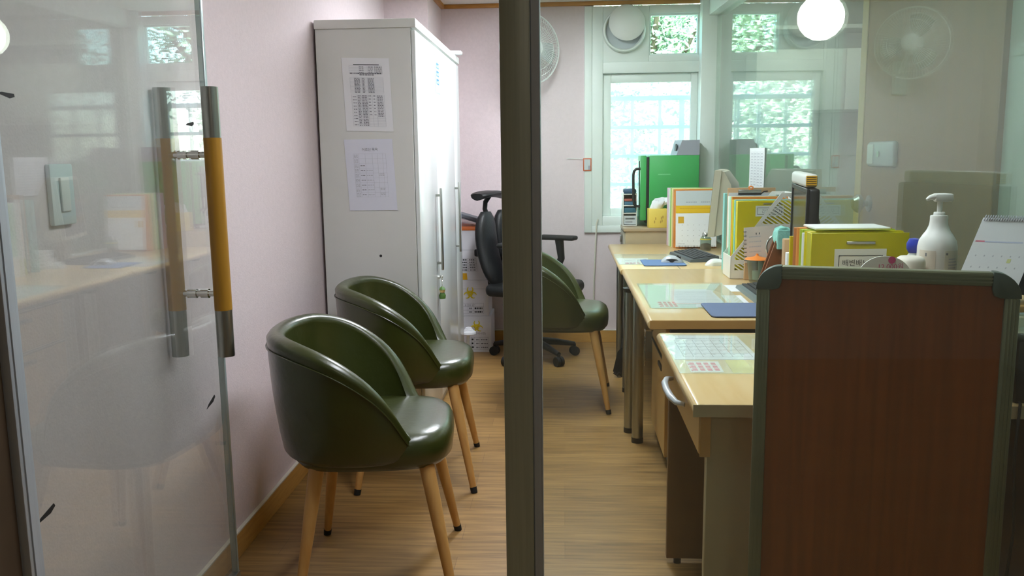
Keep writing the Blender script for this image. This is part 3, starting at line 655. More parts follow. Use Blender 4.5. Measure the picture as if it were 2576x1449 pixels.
for sy in (-1, 1):
    b = MB(); rings = []
    for j in range(15):
        q = j/14; z = 0.47 + 0.475*q; half = 0.105*(1-abs(2*q-1)**4*0.55); cx = -0.20 - 0.10*q - 0.035*math.sin(PI*q) + 0.02; cy = 0.125*sy - 0.015*sy*q; th = 0.042*(1-abs(2*q-1)**6*0.5)
        rings.append([Vector((cx - th*sup(math.cos(2*PI*m/20), 2.6), cy + half*sup(math.sin(2*PI*m/20), 2.8), z)) for m in range(20)])
    b.loft(rings, BLEATH); b.build('back_pad', t, angle=60)
b = MB(); rings = []
for j in range(13):
    q = j/12*2-1; y = 0.155*q; wv = 0.06*(1-abs(q)**4*0.5)
    rings.append([Vector((-0.315 + 0.075*math.cos(2*PI*m/16)*(1-abs(q)**5*0.4), y, 1.052 - 0.035*q*q*0.4 + 0.022*math.sin(2*PI*m/16) + 0.02*abs(math.cos(2*PI*m/16))*0.3)) for m in range(16)])
b.loft(rings, BLEATH); b.build('headrest', t, angle=60)
b = MB(); b.tube([(-0.33, 0, 0.90), (-0.35, 0, 0.955), (-0.345, 0, 1.0), (-0.315, 0, 1.04)], 0.016, BLACK, 10); b.build('headrest_stem', t)
for sy in (-1, 1):
    b = MB(); b.tube([(-0.02, 0.22*sy, 0.43), (-0.01, 0.285*sy, 0.45), (0.06, 0.29*sy, 0.62), (0.05, 0.28*sy, 0.745)], [0.018, 0.02, 0.024, 0.03], BLACK, 10)
    b.build('armrest_post', t); b = MB(); b.box(-0.09, 0.17, 0.28*sy-0.042, 0.28*sy+0.042, 0.742, 0.772, BLACKR, 0.013, 3); b.build('armrest', t)
b = MB(); rings = []
for j in range(13):
    q = j/12; z = 0.535 + 0.27*q; k = 0.35 + 0.65*math.sin(PI*(0.08+0.84*q))**0.5
    rings.append([Vector((-0.10 - 0.05*q + 0.052*k*sup(math.cos(2*PI*m/24), 2.4) + 0.006*math.sin(m*1.9+j), 0.02 + 0.155*k*sup(math.sin(2*PI*m/24), 2.6) + 0.006*math.cos(m*2.3+j*1.3), z)) for m in range(24)])
b.loft(rings, BLUEC, M=rotM((-0.195, 5.41, 0), math.radians(-25)))
single(b, 'cushion', 'crumpled blue cushion against the office chair back', 'cushion', (-0.38, 5.40, 0.56))

# ------------------------------------------------------------------ wall fan, vent and small things on the window wall
t = thing('wall_fan', 'white wall fan with round wire guard mounted on the pink back wall', 'fan', (-0.24, 5.72, 1.97))
FM = Matrix.Translation((-0.215, 5.66, 1.97)) @ Euler((math.radians(90), 0, math.radians(34))).to_matrix().to_4x4()   # local +Z looks out of the fan
def ringpts(r, z, n=40): return [(r*math.cos(2*PI*i/n), r*math.sin(2*PI*i/n), z) for i in range(n)]
b = MB(); b.tube(ringpts(0.222, 0.0), 0.0055, GUARD, 8, M=FM, closed=True); b.tube(ringpts(0.14, 0.062), 0.0015, GUARD, 6, M=FM, closed=True); b.tube(ringpts(0.18, 0.045), 0.0015, GUARD, 6, M=FM, closed=True)
for i in range(72):
    a = 2*PI*i/72; c, s_ = math.cos(a), math.sin(a)
    b.tube([(0.05*c, 0.05*s_, 0.075), (0.13*c, 0.13*s_, 0.066), (0.195*c, 0.195*s_, 0.038), (0.222*c, 0.222*s_, 0.0), (0.19*c, 0.19*s_, -0.035), (0.08*c, 0.08*s_, -0.05)], 0.0012, GUARD, 4, M=FM)
b.build('wire_guard', t)
b = MB(); b.lathe([(0, 0.083), (0.045, 0.080), (0.054, 0.072), (0.054, 0.066), (0, 0.066)], FANP, M=FM); b.build('badge', t)
for i in range(3):
    a0 = 2*PI*i/3; b = MB(); ra = []; 
    pts = [(0.035, -0.3, 0.006), (0.10, -0.62, 0.018), (0.17, -0.60, 0.022), (0.19, -0.2, 0.006), (0.18, 0.25, -0.010), (0.11, 0.42, -0.012), (0.04, 0.4, -0.006)]
    lo = [Vector((r*math.cos(a0+q), r*math.sin(a0+q), z+0.008)) for r, q, z in pts]; b.loft([lo, [p + Vector((0, 0, 0.002)) for p in lo]], BLADE, M=FM); b.build('blade', t)
b = MB(); b.lathe([(0, 0.030), (0.028, 0.028), (0.032, 0.012), (0.032, -0.01), (0, -0.01)], FANP, M=FM, seg=20); b.lathe([(0, -0.045), (0.06, -0.05), (0.065, -0.10), (0.05, -0.135), (0, -0.145)], FANP, M=FM); b.build('motor', t)
b = MB(); b.box(-0.30, -0.20, 5.862, YB, 1.66, 1.88, FANP, 0.012, 3); b.tube([(-0.25, 5.87, 1.80), (-0.25, 5.84, 1.84), (-0.262, 5.80, 1.91), (-0.262, 5.775, 1.96)], 0.018, FANP, 12); b.build('wall_bracket', t)
b = MB(); b.tube([(-0.25, 5.866, 1.66), (-0.245, 5.866, 1.45), (-0.25, 5.868, 1.26), (-0.24, 5.866, 1.16)], 0.0022, WPLAST, 6); b.cyl((-0.24, 5.866, 1.165), (-0.24, 5.866, 1.145), 0.005, WPLAST, seg=10); b.build('pull_cord', t)

t = thing('round_vent', 'round white exhaust vent with domed cover beside the small upper window', 'vent', (0.398, YB, 2.10))
VM = Matrix.Translation((0.398, YB-0.006, 2.100)) @ Euler((math.radians(90), 0, 0)).to_matrix().to_4x4()
b = MB(); b.lathe([(0.118, 0), (0.141, 0), (0.141, 0.03), (0.136, 0.05), (0.128, 0.052), (0.122, 0.045), (0.118, 0.02), (0.118, 0)], WFRAME, M=VM, seg=56); b.lathe([(0, 0.006), (0.12, 0.006), (0.12, 0.002), (0, 0.002)], GREYF, M=VM, seg=56); b.build('collar', t)
VM2 = Matrix.Translation((0.415, YB-0.062, 2.145)) @ Euler((math.radians(82), math.radians(6), 0)).to_matrix().to_4x4()
b = MB(); b.lathe([(0, 0.032), (0.04, 0.030), (0.08, 0.022), (0.108, 0.010), (0.118, 0.0), (0.114, -0.006), (0, -0.006)], WPLAST, M=VM2, seg=56); b.cyl((0, 0, -0.06), (0, 0, -0.004), 0.02, WPLAST, M=VM2); b.build('domed_cover', t)

t = thing('wall_plate', 'small grey plate with an orange border on the edge of the white window surround', 'wall plate', (0.159, 5.871, 1.186))
MB().box(0.131, 0.187, 5.866, 5.8725, 1.186, 1.272, mat('red_orange_rim', '#c7633a', 0.5, noise=0.05), 0.002).build('rim', t)
b = MB(); b.box(0.138, 0.180, 5.8645, 5.8665, 1.194, 1.264, GREYF, 0.001, 1); b.box(0.165, 0.179, 5.8640, 5.8646, 1.195, 1.222, GREYP); b.build('face', t)
b = MB(); b.tube([(0.135, 5.872, 1.268), (0.08, 5.884, 1.270), (0.02, 5.887, 1.271)], 0.0022, WPLAST, 6); single(b, 'string', 'thin white string pinned to the pink wall, left of the orange-bordered plate', 'string', (0.08, 5.884, 1.268))
b = MB(); b.tube([(0.232, 5.862, 0.86), (0.222, 5.858, 0.83), (0.216, 5.864, 0.70), (0.206, 5.869, 0.45), (0.203, 5.869, 0.25), (0.206, 5.868, 0.02)], 0.005, mat('ivory_cable', '#d9d6c6', 0.5, noise=0.02), 8)
single(b, 'cable', 'ivory cable hanging down the pink wall below the window', 'cable', (0.215, 5.865, 0.02))

# low cabinet under the window and what stands on it
t = thing('low_cabinet', 'beige low cabinet under the window, behind the far desk', 'cabinet', (0.67, 5.72, 0))
b = MB(); b.box(0.398, 0.90, 5.575, 5.865, 0.0, 0.80, mat('beige_laminate', '#b0a084', 0.5, noise=0.05, scale=25), 0.002, 1); b.build('body', t)
MB().box(0.385, 0.905, 5.565, 5.868, 0.80, 0.822, mat('taupe_top', '#a8957a', 0.4, noise=0.05, scale=12), 0.003).build('top_board', t)
dd = MB().box(0.386, 0.398, 5.585, 5.86, 0.04, 0.79, mat('grey_beige_door', '#a9a698', 0.45, noise=0.03), 0.002, 1).build('door', t)
b = MB(); b.box(0.372, 0.386, 5.70, 5.74, 0.72, 0.765, STEEL2, 0.004, 2); b.build('handle', dd)
t = thing('green_sterilizer', 'bright green boxy appliance with black door handle on the low cabinet', 'appliance', (0.70, 5.78, 0.822))
b = MB(); b.box(0.558, 0.880, 5.69, 5.858, 0.862, 1.285, GREENB, 0.004, 2)
for x in (0.59, 0.85):
    for y in (5.715, 5.835): b.cyl((x, y, 0.822), (x, y, 0.864), 0.014, BLACK, seg=14)
b.build('housing', t)
MB().box(0.540, 0.558, 5.692, 5.856, 0.842, 1.275, BLACKR, 0.003).build('gasket', t)
dd = MB().box(0.500, 0.540, 5.69, 5.858, 0.862, 1.285, GREENB, 0.004, 2).build('door', t)
b = MB(); b.box(0.494, 0.502, 5.725, 5.825, 0.93, 1.25, mat('dark_window_glass', '#26363a', 0.12, noise=0.05), 0.002, 1); b.build('window', dd)
b = MB(); b.tube([(0.502, 5.70, 1.20), (0.475, 5.698, 1.20), (0.460, 5.698, 1.185), (0.455, 5.698, 1.16), (0.457, 5.698, 1.00), (0.462, 5.698, 0.97), (0.478, 5.698, 0.955), (0.502, 5.70, 0.955)], 0.009, BLACK, 10); b.build('handle', dd)
b = MB(); b.box(0.615, 0.695, 5.6885, 5.6905, 1.158, 1.166, mat('pale_green_print', '#79c48a', 0.5, noise=0.02)); b.build('plate', t)
t = thing('grey_box', 'small grey box with a black emblem on top of the green appliance', 'box', (0.80, 5.77, 1.285))
b = MB(); b.loft([[Vector(p) for p in ((0.732, 5.69, 1.2855), (0.880, 5.69, 1.2855), (0.880, 5.85, 1.2855), (0.712, 5.85, 1.2855))], [Vector(p) for p in ((0.768, 5.69, 1.382), (0.880, 5.69, 1.382), (0.880, 5.85, 1.382), (0.738, 5.85, 1.382))]], GREYP); bd = b.build('body', t)
b = MB()
for k in range(7):
    q = k/6; b.tube([(0.733, 5.72+0.01*k, 1.315), (0.738, 5.71 + 0.016*k, 1.345 + 0.012*math.sin(PI*q))], 0.0045, BLACK, 6)
b.build('emblem', bd)
t = thing('drawer_rack', 'white little drawer rack with blue and red contents left of the green appliance', 'rack', (0.45, 5.77, 0.822))
b = MB(); b.box(0.388, 0.396, 5.72, 5.85, 0.824, 1.04, WPLAST, 0.002); b.box(0.478, 0.484, 5.72, 5.85, 0.824, 1.04, WPLAST, 0.002)
for z in (0.824, 0.905, 0.955, 1.03): b.box(0.394, 0.482, 5.72, 5.85, z, z+0.006, WPLAST, 0.001, 1)
b.box(0.394, 0.482, 5.844, 5.85, 0.824, 1.03, WPLAST); b.build('frame', t)
b = MB(); b.box(0.400, 0.476, 5.725, 5.84, 0.963, 0.985, mat('steel_blue_card', '#3f6f8c', 0.5, noise=0.1), 0.002); b.box(0.400, 0.476, 5.725, 5.84, 0.987, 1.004, mat('brick_red_card', '#9c5446', 0.6, noise=0.1), 0.002); b.build('upper_contents', t)
b = MB(); b.box(0.400, 0.476, 5.725, 5.84, 0.913, 0.944, mat('deep_teal_card', '#2d6479', 0.5, noise=0.1), 0.002); b.build('middle_contents', t)
b = MB(); s = Sheet((0.399, 5.7235, 0.836), (0.078, 0, 0), (0, 0, 0.055)); s.rect(b, 0, 0, 1, 1, GREYF, -0.001, 0.001); s.o += Vector((0, -0.001, 0)); s.words(b, 0.1, 0.55, 0.9, 0.2, INKD, rnd); s.words(b, 0.1, 0.2, 0.7, 0.14, INK, rnd); b.build('drawer_label', t)
b = MB(); b.box(0.395, 0.480, 5.735, 5.83, 1.037, 1.068, mat('navy_packet', '#31506c', 0.5, noise=0.2), 0.012, 3); single(b, 'packet', 'small dark blue packet lying on top of the white drawer rack', 'packet', (0.44, 5.77, 1.037))
t = thing('tissue_box', 'yellow tissue box with a white tissue pulled out, by the green appliance', 'tissue box', (0.605, 5.62, 0.822))
b = MB(); b.box(0.545, 0.665, 5.572, 5.672, 0.8225, 0.945, TISSY, 0.003, 2); s = Sheet((0.545, 5.5715, 0.8225), (0.12, 0, 0), (0, 0, 0.122))
for x0, y0 in ((0.30, 0.25), (0.36, 0.42), (0.62, 0.25), (0.70, 0.30), (0.66, 0.45), (0.74, 0.5)): s.rect(b, x0, y0, x0+0.05, y0+0.14, mat('brown_flower_print', '#a8893a', 0.6, noise=0.1), 0, 0.0005)
b.build('box', t)
b = MB(); rings = []
for j in range(9):
    q = j/8; rings.append([Vector((0.59 + 0.075*q + (0.035+0.02*q)*math.cos(2*PI*m/18) + 0.006*math.sin(3*m+j), 5.615 + (0.018+0.012*math.sin(PI*q))*math.sin(2*PI*m/18), 0.94 + 0.055*math.sin(PI*0.75*q)*1.1 + 0.008*math.cos(2*m+j*2) + 0.012*math.sin(2*PI*m/18))) for m in range(18)])
b.loft(rings, PAPER); b.build('tissue', t)

# ------------------------------------------------------------------ desks
def desktop(b, x0, x1, y0, y1, z0, z1, m):
    """board whose left (front) edge is rolled over"""
    pts = []
    for j in range(9):
        a = PI/2 + PI*j/8; pts.append((x0 + 0.016 + 0.016*math.cos(a), (z0+z1)/2 + (z1-z0)/2*math.sin(a)))
    poly = [(x1, z1)] + pts + [(x1, z0)]
    M = Matrix(((1, 0, 0, 0), (0, 0, -1, y1), (0, 1, 0, 0), (0, 0, 0, 1))); b.prism(poly, m, y1-y0, M, bev=0.0015)
t = thing('desk', 'nearest beech desk with a drawer, partly behind the brown board', 'desk', (0.70, 2.36, 0))
b = MB(); desktop(b, 0.300, 1.125, 1.955, 2.765, 0.688, 0.72, DESKW); b.build('desk_top', t)
b = MB(); b.box(0.300, 1.125, 1.9535, 1.9555, 0.689, 0.719, DESKG); b.build('edge_band', t)
MB().box(0.336, 0.95, 1.975, 2.000, 0, 0.688, DESKG, 0.002, 1).build('side_panel', t)
MB().box(0.324, 0.98, 2.600, 2.625, 0.018, 0.688, DESKD, 0.002, 1).build('side_panel', t)
for x in (0.36, 0.95): b = MB(); b.cyl((x, 2.6125, 0), (x, 2.6125, 0.02), 0.012, BLACK, seg=12); b.build('glide', t)
MB().box(0.93, 0.945, 2.0, 2.60, 0.30, 0.688, DESKD).build('back_panel', t)
dw = MB().box(0.318, 0.334, 1.978, 2.755, 0.590, 0.685, DESKE, 0.002, 1).build('drawer', t)
b = MB(); b.tube([(0.319, 2.46, 0.648), (0.296, 2.445, 0.650), (0.286, 2.40, 0.650), (0.284, 2.34, 0.648), (0.288, 2.28, 0.645), (0.298, 2.235, 0.642), (0.319, 2.22, 0.640)], [0.006, 0.008, 0.010, 0.010, 0.010, 0.008, 0.006], SILV, 10); b.build('drawer_handle', dw)
b = MB(); b.box(0.320, 0.345, 1.9715, 1.976, 0.585, 0.688, DESKE, 0.001, 1); b.build('corner_strip', t)

t = thing('desk', 'middle beech desk carrying the white magazine file and slate mouse pad', 'desk', (0.68, 3.65, 0))
b = MB(); desktop(b, 0.292, 1.06, 2.975, 4.325, 0.688, 0.7215, DESKW); b.build('desk_top', t)
MB().box(0.300, 1.06, 2.9725, 2.9760, 0.689, 0.7205, mat('tan_edge_band', '#b5894f', 0.4, noise=0.05), 0.001, 1).build('edge_band', t)
for x, y in ((0.331, 3.78), (0.306, 3.925)):
    b = MB(); b.cyl((x, y, 0.022), (x, y, 0.672), 0.0255, STEEL2, seg=28); lg = b.build('leg', t)
    b = MB(); b.cyl((x, y, 0), (x, y, 0.024), 0.027, BLACK, seg=24); b.build('foot_cap', lg)
    b = MB(); b.cyl((x, y, 0.670), (x, y, 0.688), 0.030, BLACK, 0.036, 24); b.build('flange', lg)
b = MB(); b.box(0.97, 0.99, 3.0, 4.3, 0.05, 0.688, DESKD); b.build('back_panel', t)
MB().box(0.50, 0.97, 4.28, 4.30, 0, 0.688, DESKD).build('side_panel', t)
t = thing('desk', 'farthest beech desk by the window with keyboard and mouse on it', 'desk', (0.68, 4.95, 0))
b = MB(); desktop(b, 0.285, 1.03, 4.335, 5.555, 0.688, 0.72, DESKW); b.box(0.585, 0.588, 4.334, 4.46, 0.7195, 0.7203, INKD); b.build('desk_top', t)
for x, y in ((0.345, 5.20), (0.345, 4.62)):
    b = MB(); b.cyl((x, y, 0.022), (x, y, 0.672), 0.0255, STEEL2, seg=28); lg = b.build('leg', t)
    b = MB(); b.cyl((x, y, 0), (x, y, 0.024), 0.027, BLACK, seg=24); b.build('foot_cap', lg)
    b = MB(); b.cyl((x, y, 0.670), (x, y, 0.688), 0.030, BLACK, 0.036, 24); b.build('flange', lg)
MB().box(0.95, 0.97, 4.40, 5.5, 0.05, 0.688, DESKD).build('back_panel', t)
# drawer pedestal under the middle desk
t = thing('drawer_pedestal', 'beech drawer pedestal with dark trim under the middle desk', 'drawer unit', (0.65, 3.66, 0))
b = MB(); b.box(0.425, 0.90, 3.40, 3.93, 0.03, 0.655, mat('dark_pedestal_shell', '#2b2e38', 0.5, noise=0.05), 0.003, 1)
for x in (0.46, 0.87):
    for y in (3.44, 3.89): b.cyl((x, y, 0), (x, y, 0.032), 0.02, BLACK, seg=14)
b.build('body', t)
for z0, z1 in ((0.465, 0.645), (0.06, 0.457)):
    dd = MB().box(0.408, 0.425, 3.412, 3.925, z0, z1, DESKE, 0.002, 1).build('drawer', t)
    b = MB(); b.box(0.400, 0.409, 3.50, 3.62, z1-0.055, z1-0.035, BLACK, 0.003, 2); b.box(0.404, 0.410, 3.412, 3.925, z1-0.006, z1+0.001, BLACK); b.build('drawer_handle', dd)
b = MB(); b.cyl((0.372, 3.88, 0.50), (0.41, 3.88, 0.50), 0.007, CHROME, seg=16); b.build('lock', t)
t = thing('key_ring', 'bunch of keys hanging from the pedestal under the middle desk', 'keys', (0.372, 3.88, 0.50))
b = MB(); b.tube([(0.370, 3.88 + 0.013*math.cos(a), 0.488 + 0.016*math.sin(a)) for a in [2*PI*i/16 for i in range(16)]], 0.002, CHROME, 6, closed=True)
for i in range(4): b.tube([(0.370, 3.88 + 0.006*math.cos(a), 0.462 - 0.018*i + 0.010*math.sin(a)) for a in [2*PI*j/10 for j in range(10)]], 0.0018, CHROME, 6, closed=True)
b.build('chain', t)
b = MB(); b.cyl((0.367, 3.88, 0.375), (0.373, 3.88, 0.375), 0.022, mat('brass_tag', '#8f8468', 0.35, 0.8, noise=0.1), seg=24); b.box(0.3685, 0.3715, 3.876, 3.884, 0.33, 0.36, CHROME, 0.001, 1); b.build('tag', t)
b = MB(); b.loft([[Vector(p) for p in ((0.285, 4.93, 0.035), (0.335, 4.93, 0.002), (0.395, 4.95, 0.002), (0.395, 5.02, 0.04))], [Vector(p) for p in ((0.312, 4.94, 0.15), (0.335, 4.94, 0.175), (0.365, 4.95, 0.17), (0.365, 5.0, 0.15))]], BLACK)
b.tube([(0.34, 4.95, 0.165), (0.345, 4.96, 0.22), (0.37, 4.98, 0.30)], 0.008, BLACK, 8); b.tube([(0.29, 4.925, 0.03), (0.312, 4.922, 0.014), (0.325, 4.922, 0.03)], 0.009, BLACK, 8)
single(b, 'black_bag', 'small black bag slumped at the foot of the far desk leg', 'bag', (0.335, 4.96, 0.0))

# ------------------------------------------------------------------ papers, pads, keyboards and mice
ZD = 0.7202
def flat(name, label, cat, pts, z, h, m, group=None, fn=None):
    b = MB(); b.loft([[Vector((x, y, z)) for x, y in pts], [Vector((x, y, z+h)) for x, y in pts]], m)
    if fn: fn(b)
    c = (sum(p[0] for p in pts)/len(pts), sum(p[1] for p in pts)/len(pts), z); return single(b, name, label, cat, c, group)
def stamp(b, x0, y0, x1, y1, z, sk=0.0):
    s = Sheet((x0, y0, z), (x1-x0, 0, 0), (sk, y1-y0, 0))
    for q in range(4):
        for r in range(3): s.rect(b, 0.08+q*0.23, 0.1+r*0.29, 0.08+q*0.23+0.15, 0.1+r*0.29+0.22, RED, 0, 0.0003)
    for r in range(3): s.rect(b, 0.02, 0.06+r*0.3, 0.07, 0.2+r*0.3, RED, 0, 0.0003)
def cal_print(b):
    s = Sheet((0.315, 2.40, ZD+0.0008), (0.235, 0, 0), (0, 0.31, 0)); s.grid(b, 0.12, 0.08, 0.95, 0.80, 7, 5, INK, 0.0016, 0.0003)
    for r in range(5):
        for q in range(7): s.rect(b, 0.14+q*0.118, 0.17+r*0.144, 0.17+q*0.118, 0.20+r*0.144, INKL, 0, 0.0003)
    s.words(b, 0.15, 0.86, 0.9, 0.035, INKL, rnd)
flat('calendar_sheet', 'white calendar sheet under the clear mat on the nearest desk', 'calendar', [(0.313, 2.395), (0.555, 2.395), (0.548, 2.715), (0.311, 2.722)], ZD, 0.0008, PAPERB, None, cal_print)
flat('stamped_slip', 'small slip printed in red in front of the calendar sheet, nearest desk', 'paper slip', [(0.338, 2.253), (0.425, 2.253), (0.430, 2.372), (0.340, 2.372)], ZD, 0.0006, PAPER, 'red printed slips', lambda b: stamp(b, 0.340, 2.256, 0.425, 2.368, ZD+0.0006))
flat('yellow_sheet', 'yellow sheet under the clear mat beside the red printed slip', 'paper sheet', [(0.448, 2.245), (0.62, 2.245), (0.62, 2.390), (0.452, 2.390)], ZD, 0.0006, mat('yellow_paper', '#d6c24e', 0.7, noise=0.05), None, lambda b: b.box(0.51, 0.55, 2.25, 2.29, ZD+0.0006, ZD+0.0009, GREYF))
flat('desk_mat', 'clear plastic mat laid over the papers on the nearest desk', 'desk mat', [(0.306, 2.235), (0.64, 2.225), (0.64, 2.728), (0.308, 2.733)], ZD+0.0015, 0.0012, MATGLASS)
Z2 = 0.7217
flat('mint_sheet', 'large pale mint sheet near the front edge of the middle desk', 'paper sheet', [(0.330, 3.205), (0.50, 3.205), (0.685, 3.79), (0.690, 3.815), (0.331, 3.79)], Z2, 0.0006, mat('pale_mint_paper', '#dcebe4', 0.7, noise=0.02), None, None)
def doc2(b):
    s = Sheet((0.43, 3.24, Z2+0.0013), (0.20, 0, 0), (0, 0.40, 0))
    for r in range(12): s.words(b, 0.1, 0.1+r*0.07, 0.9, 0.025, INKL, rnd, 0.0003)
flat('printed_sheet', 'white printed sheet lying on the pale mint sheet', 'paper sheet', [(0.425, 3.225), (0.62, 3.232), (0.622, 3.64), (0.435, 3.65)], Z2+0.0007, 0.0006, PAPERB, None, doc2)
flat('memo_sheet', 'small white sheet between the mint sheet and the keyboard', 'paper sheet', [(0.635, 3.285), (0.715, 3.285), (0.72, 3.50), (0.64, 3.50)], Z2, 0.0006, PAPER, None, None)
flat('memo_sheet', 'white strip of paper at the back corner of the mint sheet', 'paper sheet', [(0.700, 3.60), (0.78, 3.60), (0.80, 3.78), (0.70, 3.78)], Z2, 0.0006, PAPER, None, None)
flat('stamped_slip', 'small slip printed in red lying on the mint sheet, middle desk', 'paper slip', [(0.360, 3.215), (0.440, 3.215), (0.440, 3.36), (0.360, 3.36)], Z2+0.0014, 0.0005, PAPER, 'red printed slips', lambda b: stamp(b, 0.362, 3.218, 0.438, 3.355, Z2+0.0019))
flat('desk_mat', 'clear plastic mat laid over the mint sheet on the middle desk', 'desk mat', [(0.322, 3.195), (0.69, 3.195), (0.70, 3.83), (0.323, 3.81)], Z2+0.0030, 0.0010, MATGLASS)
def rounded(x0, y0, x1, y1, r, n=5):
    P = []
    for cx_, cy_, a0 in ((x1-r, y1-r, 0), (x0+r, y1-r, PI/2), (x0+r, y0+r, PI), (x1-r, y0+r, 3*PI/2)):
        for j in range(n+1): a = a0 + PI/2*j/n; P.append((cx_ + r*math.cos(a), cy_ + r*math.sin(a)))
    return P
flat('mouse_pad', 'slate blue mouse pad at the near edge of the middle desk', 'mouse pad', rounded(0.522, 3.010, 0.745, 3.285, 0.02), Z2+0.0041, 0.003, BLUEPAD2)
flat('stamped_sheet', 'pale sheet with faint red print at the front of the far desk', 'paper sheet', [(0.296, 4.53), (0.44, 4.53), (0.47, 4.80), (0.292, 4.80)], ZD, 0.0006, PAPER, None, lambda b: stamp(b, 0.325, 4.545, 0.41, 4.60, ZD+0.0006))
flat('desk_mat', 'clear plastic mat on the far desk under the computer mouse', 'desk mat', [(0.288, 4.50), (0.66, 4.50), (0.66, 4.98), (0.288, 4.98)], ZD+0.0012, 0.0010, MATGLASS)
flat('mouse_pad', 'blue mouse pad under the silver mouse on the far desk', 'mouse pad', rounded(0.415, 4.44, 0.635, 4.69, 0.015), ZD+0.0024, 0.003, BLUEPAD)
def mouse(label, M, top, side):
    t = thing('computer_mouse', label, 'computer mouse', M.translation, local=False); b = MB(); rings = []
    for j in range(13):
        q = j/12*2-1; wd = 0.031*(1-abs(q)**3.2*0.55); hh = 0.036*max(0.08, (1-((q+0.15)/1.15)**2 if q > -0.15 else 1-((q+0.15)/0.85)**2))**0.6
        ring = []
        for m in range(17):
            a = PI*m/16; ring.append(Vector((0.058*q, wd*math.cos(a), hh*math.sin(a)**0.75)))
        rings.append(ring)
    b.loft(rings, top, M=M); bd = b.build('shell', t, angle=60)
    b = MB()
    for sy in (-1, 1):
        P = [Vector((0.05*q, sy*0.0325*(1-abs(q)**3.2*0.45), 0.002)) for q in (-1, -0.5, 0, 0.5, 1)] + [Vector((0.05*q, sy*0.0318*(1-abs(q)**3.2*0.5), zz)) for q, zz in ((1, 0.006), (0.5, 0.018), (0, 0.021), (-0.5, 0.017), (-1, 0.006))]
        b.loft([P, [p + Vector((0, -sy*0.004, 0)) for p in P]], side, M=M)
    b.build('side_grip', t)
    b = MB(); b.cyl((0.028, -0.003, 0.027), (0.028, 0.003, 0.027), 0.009, BLACKR, seg=14, M=M); b.box(0.0, 0.045, -0.008, 0.008, 0.018, 0.0305, side, 0.003, M=M); b.build('scroll_wheel', t); return t
mouse('silver and black computer mouse on the blue pad, far desk', rotM((0.575, 4.57, ZD+0.0054), math.radians(-12)), SILV, BLACK)
mouse('white computer mouse near the foot of the mint file, far desk', rotM((0.79, 4.47, ZD), math.radians(10)), WPLAST, WHITEF)
def keyboard(label, M, L, W, case, keys):
    t = thing('keyboard', label, 'keyboard', M.translation); b = MB()
    b.loft([[Vector(p) for p in ((-W/2, -L/2, 0), (W/2, -L/2, 0), (W/2, L/2, 0), (-W/2, L/2, 0))], [Vector(p) for p in ((-W/2+0.004, -L/2+0.004, 0.014), (W/2-0.006, -L/2+0.006, 0.030), (W/2-0.006, L/2-0.006, 0.030), (-W/2+0.004, L/2-0.004, 0.014))]], case, M=M); b.build('case', t)
    b = MB(); nr, nc = 6, 20
    for r in range(nr):
        for c in range(nc):
            x = -W/2+0.022 + (W-0.04)*(r+0.5)/nr; y = -L/2+0.016 + (L-0.032)*(c+0.5)/nc; hw = (W-0.04)/nr*0.42; hl = (L-0.032)/nc*0.42; z = 0.0135 + 0.016*(x+W/2)/W
            b.box(x-hw, x+hw, y-hl, y+hl, z-0.002, z+0.006, keys, M=M)
    k = b.build('keys', t); return t
keyboard('black keyboard on the far desk beside the glass jar', rotM((0.722, 4.80, ZD+0.0001), math.radians(9)), 0.40, 0.165, KEYB, KEYS)
keyboard('grey keyboard on the middle desk, cut off by the brown board', rotM((0.822, 3.47, Z2), math.radians(0)), 0.46, 0.17, mat('slate_keyboard_case', '#6f7e80', 0.4, noise=0.04), KEYS)

# ------------------------------------------------------------------ files, calendars and machines on the far desk
def folder(name, label, cat, x0, x1, y0, y1, z0, z1, m, group=None, fn=None, edge=None):
    """card file standing upright: two covers and a rounded spine on the left, paper block inside"""
    t = thing(name, label, cat, ((x0+x1)/2, (y0+y1)/2, z0), 0, group); b = MB(); th = y1-y0; e = min(0.0022, th*0.2)
    b.box(x0+0.002, x1, y0, y0+e, z0, z1, m, e*0.3, 1); b.box(x0+0.002, x1, y1-e, y1, z0, z1, m, e*0.3, 1)
    b.cyl((x0+th*0.42, (y0+y1)/2, z0), (x0+th*0.42, (y0+y1)/2, z1), th*0.5, m, seg=18) if th < 0.03 else b.box(x0, x0+0.004, y0, y1, z0, z1, m, 0.0015, 1)
    b.build('cover', t)
    b = MB(); b.box(x0+th*0.6 if th < 0.03 else x0+0.006, x1-0.004, y0+e+0.0002, y1-e-0.0002, z0+0.002, z1-0.004, edge or PAPER); b.build('sheets', t)
    if fn: fn(t, x0, x1, y0, z0, z1)
    return t
G3, G2, G1 = 'files standing on the far desk', 'files standing on the middle desk', 'files standing on the nearest desk'
folder('file_folder', 'lilac and white file, rearmost of the files on the far desk', 'file folder', 0.652, 0.93, 5.455, 5.49, ZD, 1.083, PINKF, G3)
def whitepart(t, x0, x1, y0, z0, z1): pass
folder('file_folder', 'narrow white file in front of the lilac file, far desk', 'file folder', 0.657, 0.93, 5.418, 5.450, ZD, 1.075, WHITEF, G3)
folder('file_folder', 'bright green file among the files on the far desk', 'file folder', 0.664, 0.93, 5.392, 5.414, ZD, 1.085, GREENF, G3)
folder('file_folder', 'pale yellow file between the green and orange files on the far desk', 'file folder', 0.668, 0.93, 5.366, 5.388, ZD, 1.083, mat('cream_file_card', '#e2dfa0', 0.5, noise=0.03), G3)
folder('file_folder', 'tan file just behind the orange file on the far desk', 'file folder', 0.671, 0.93, 5.344, 5.362, ZD, 1.078, TANF, G3)
folder('file_folder', 'orange file directly behind the standing calendar on the far desk', 'file folder', 0.674, 0.935, 5.305, 5.340, ZD, 1.080, ORANGE, G3)
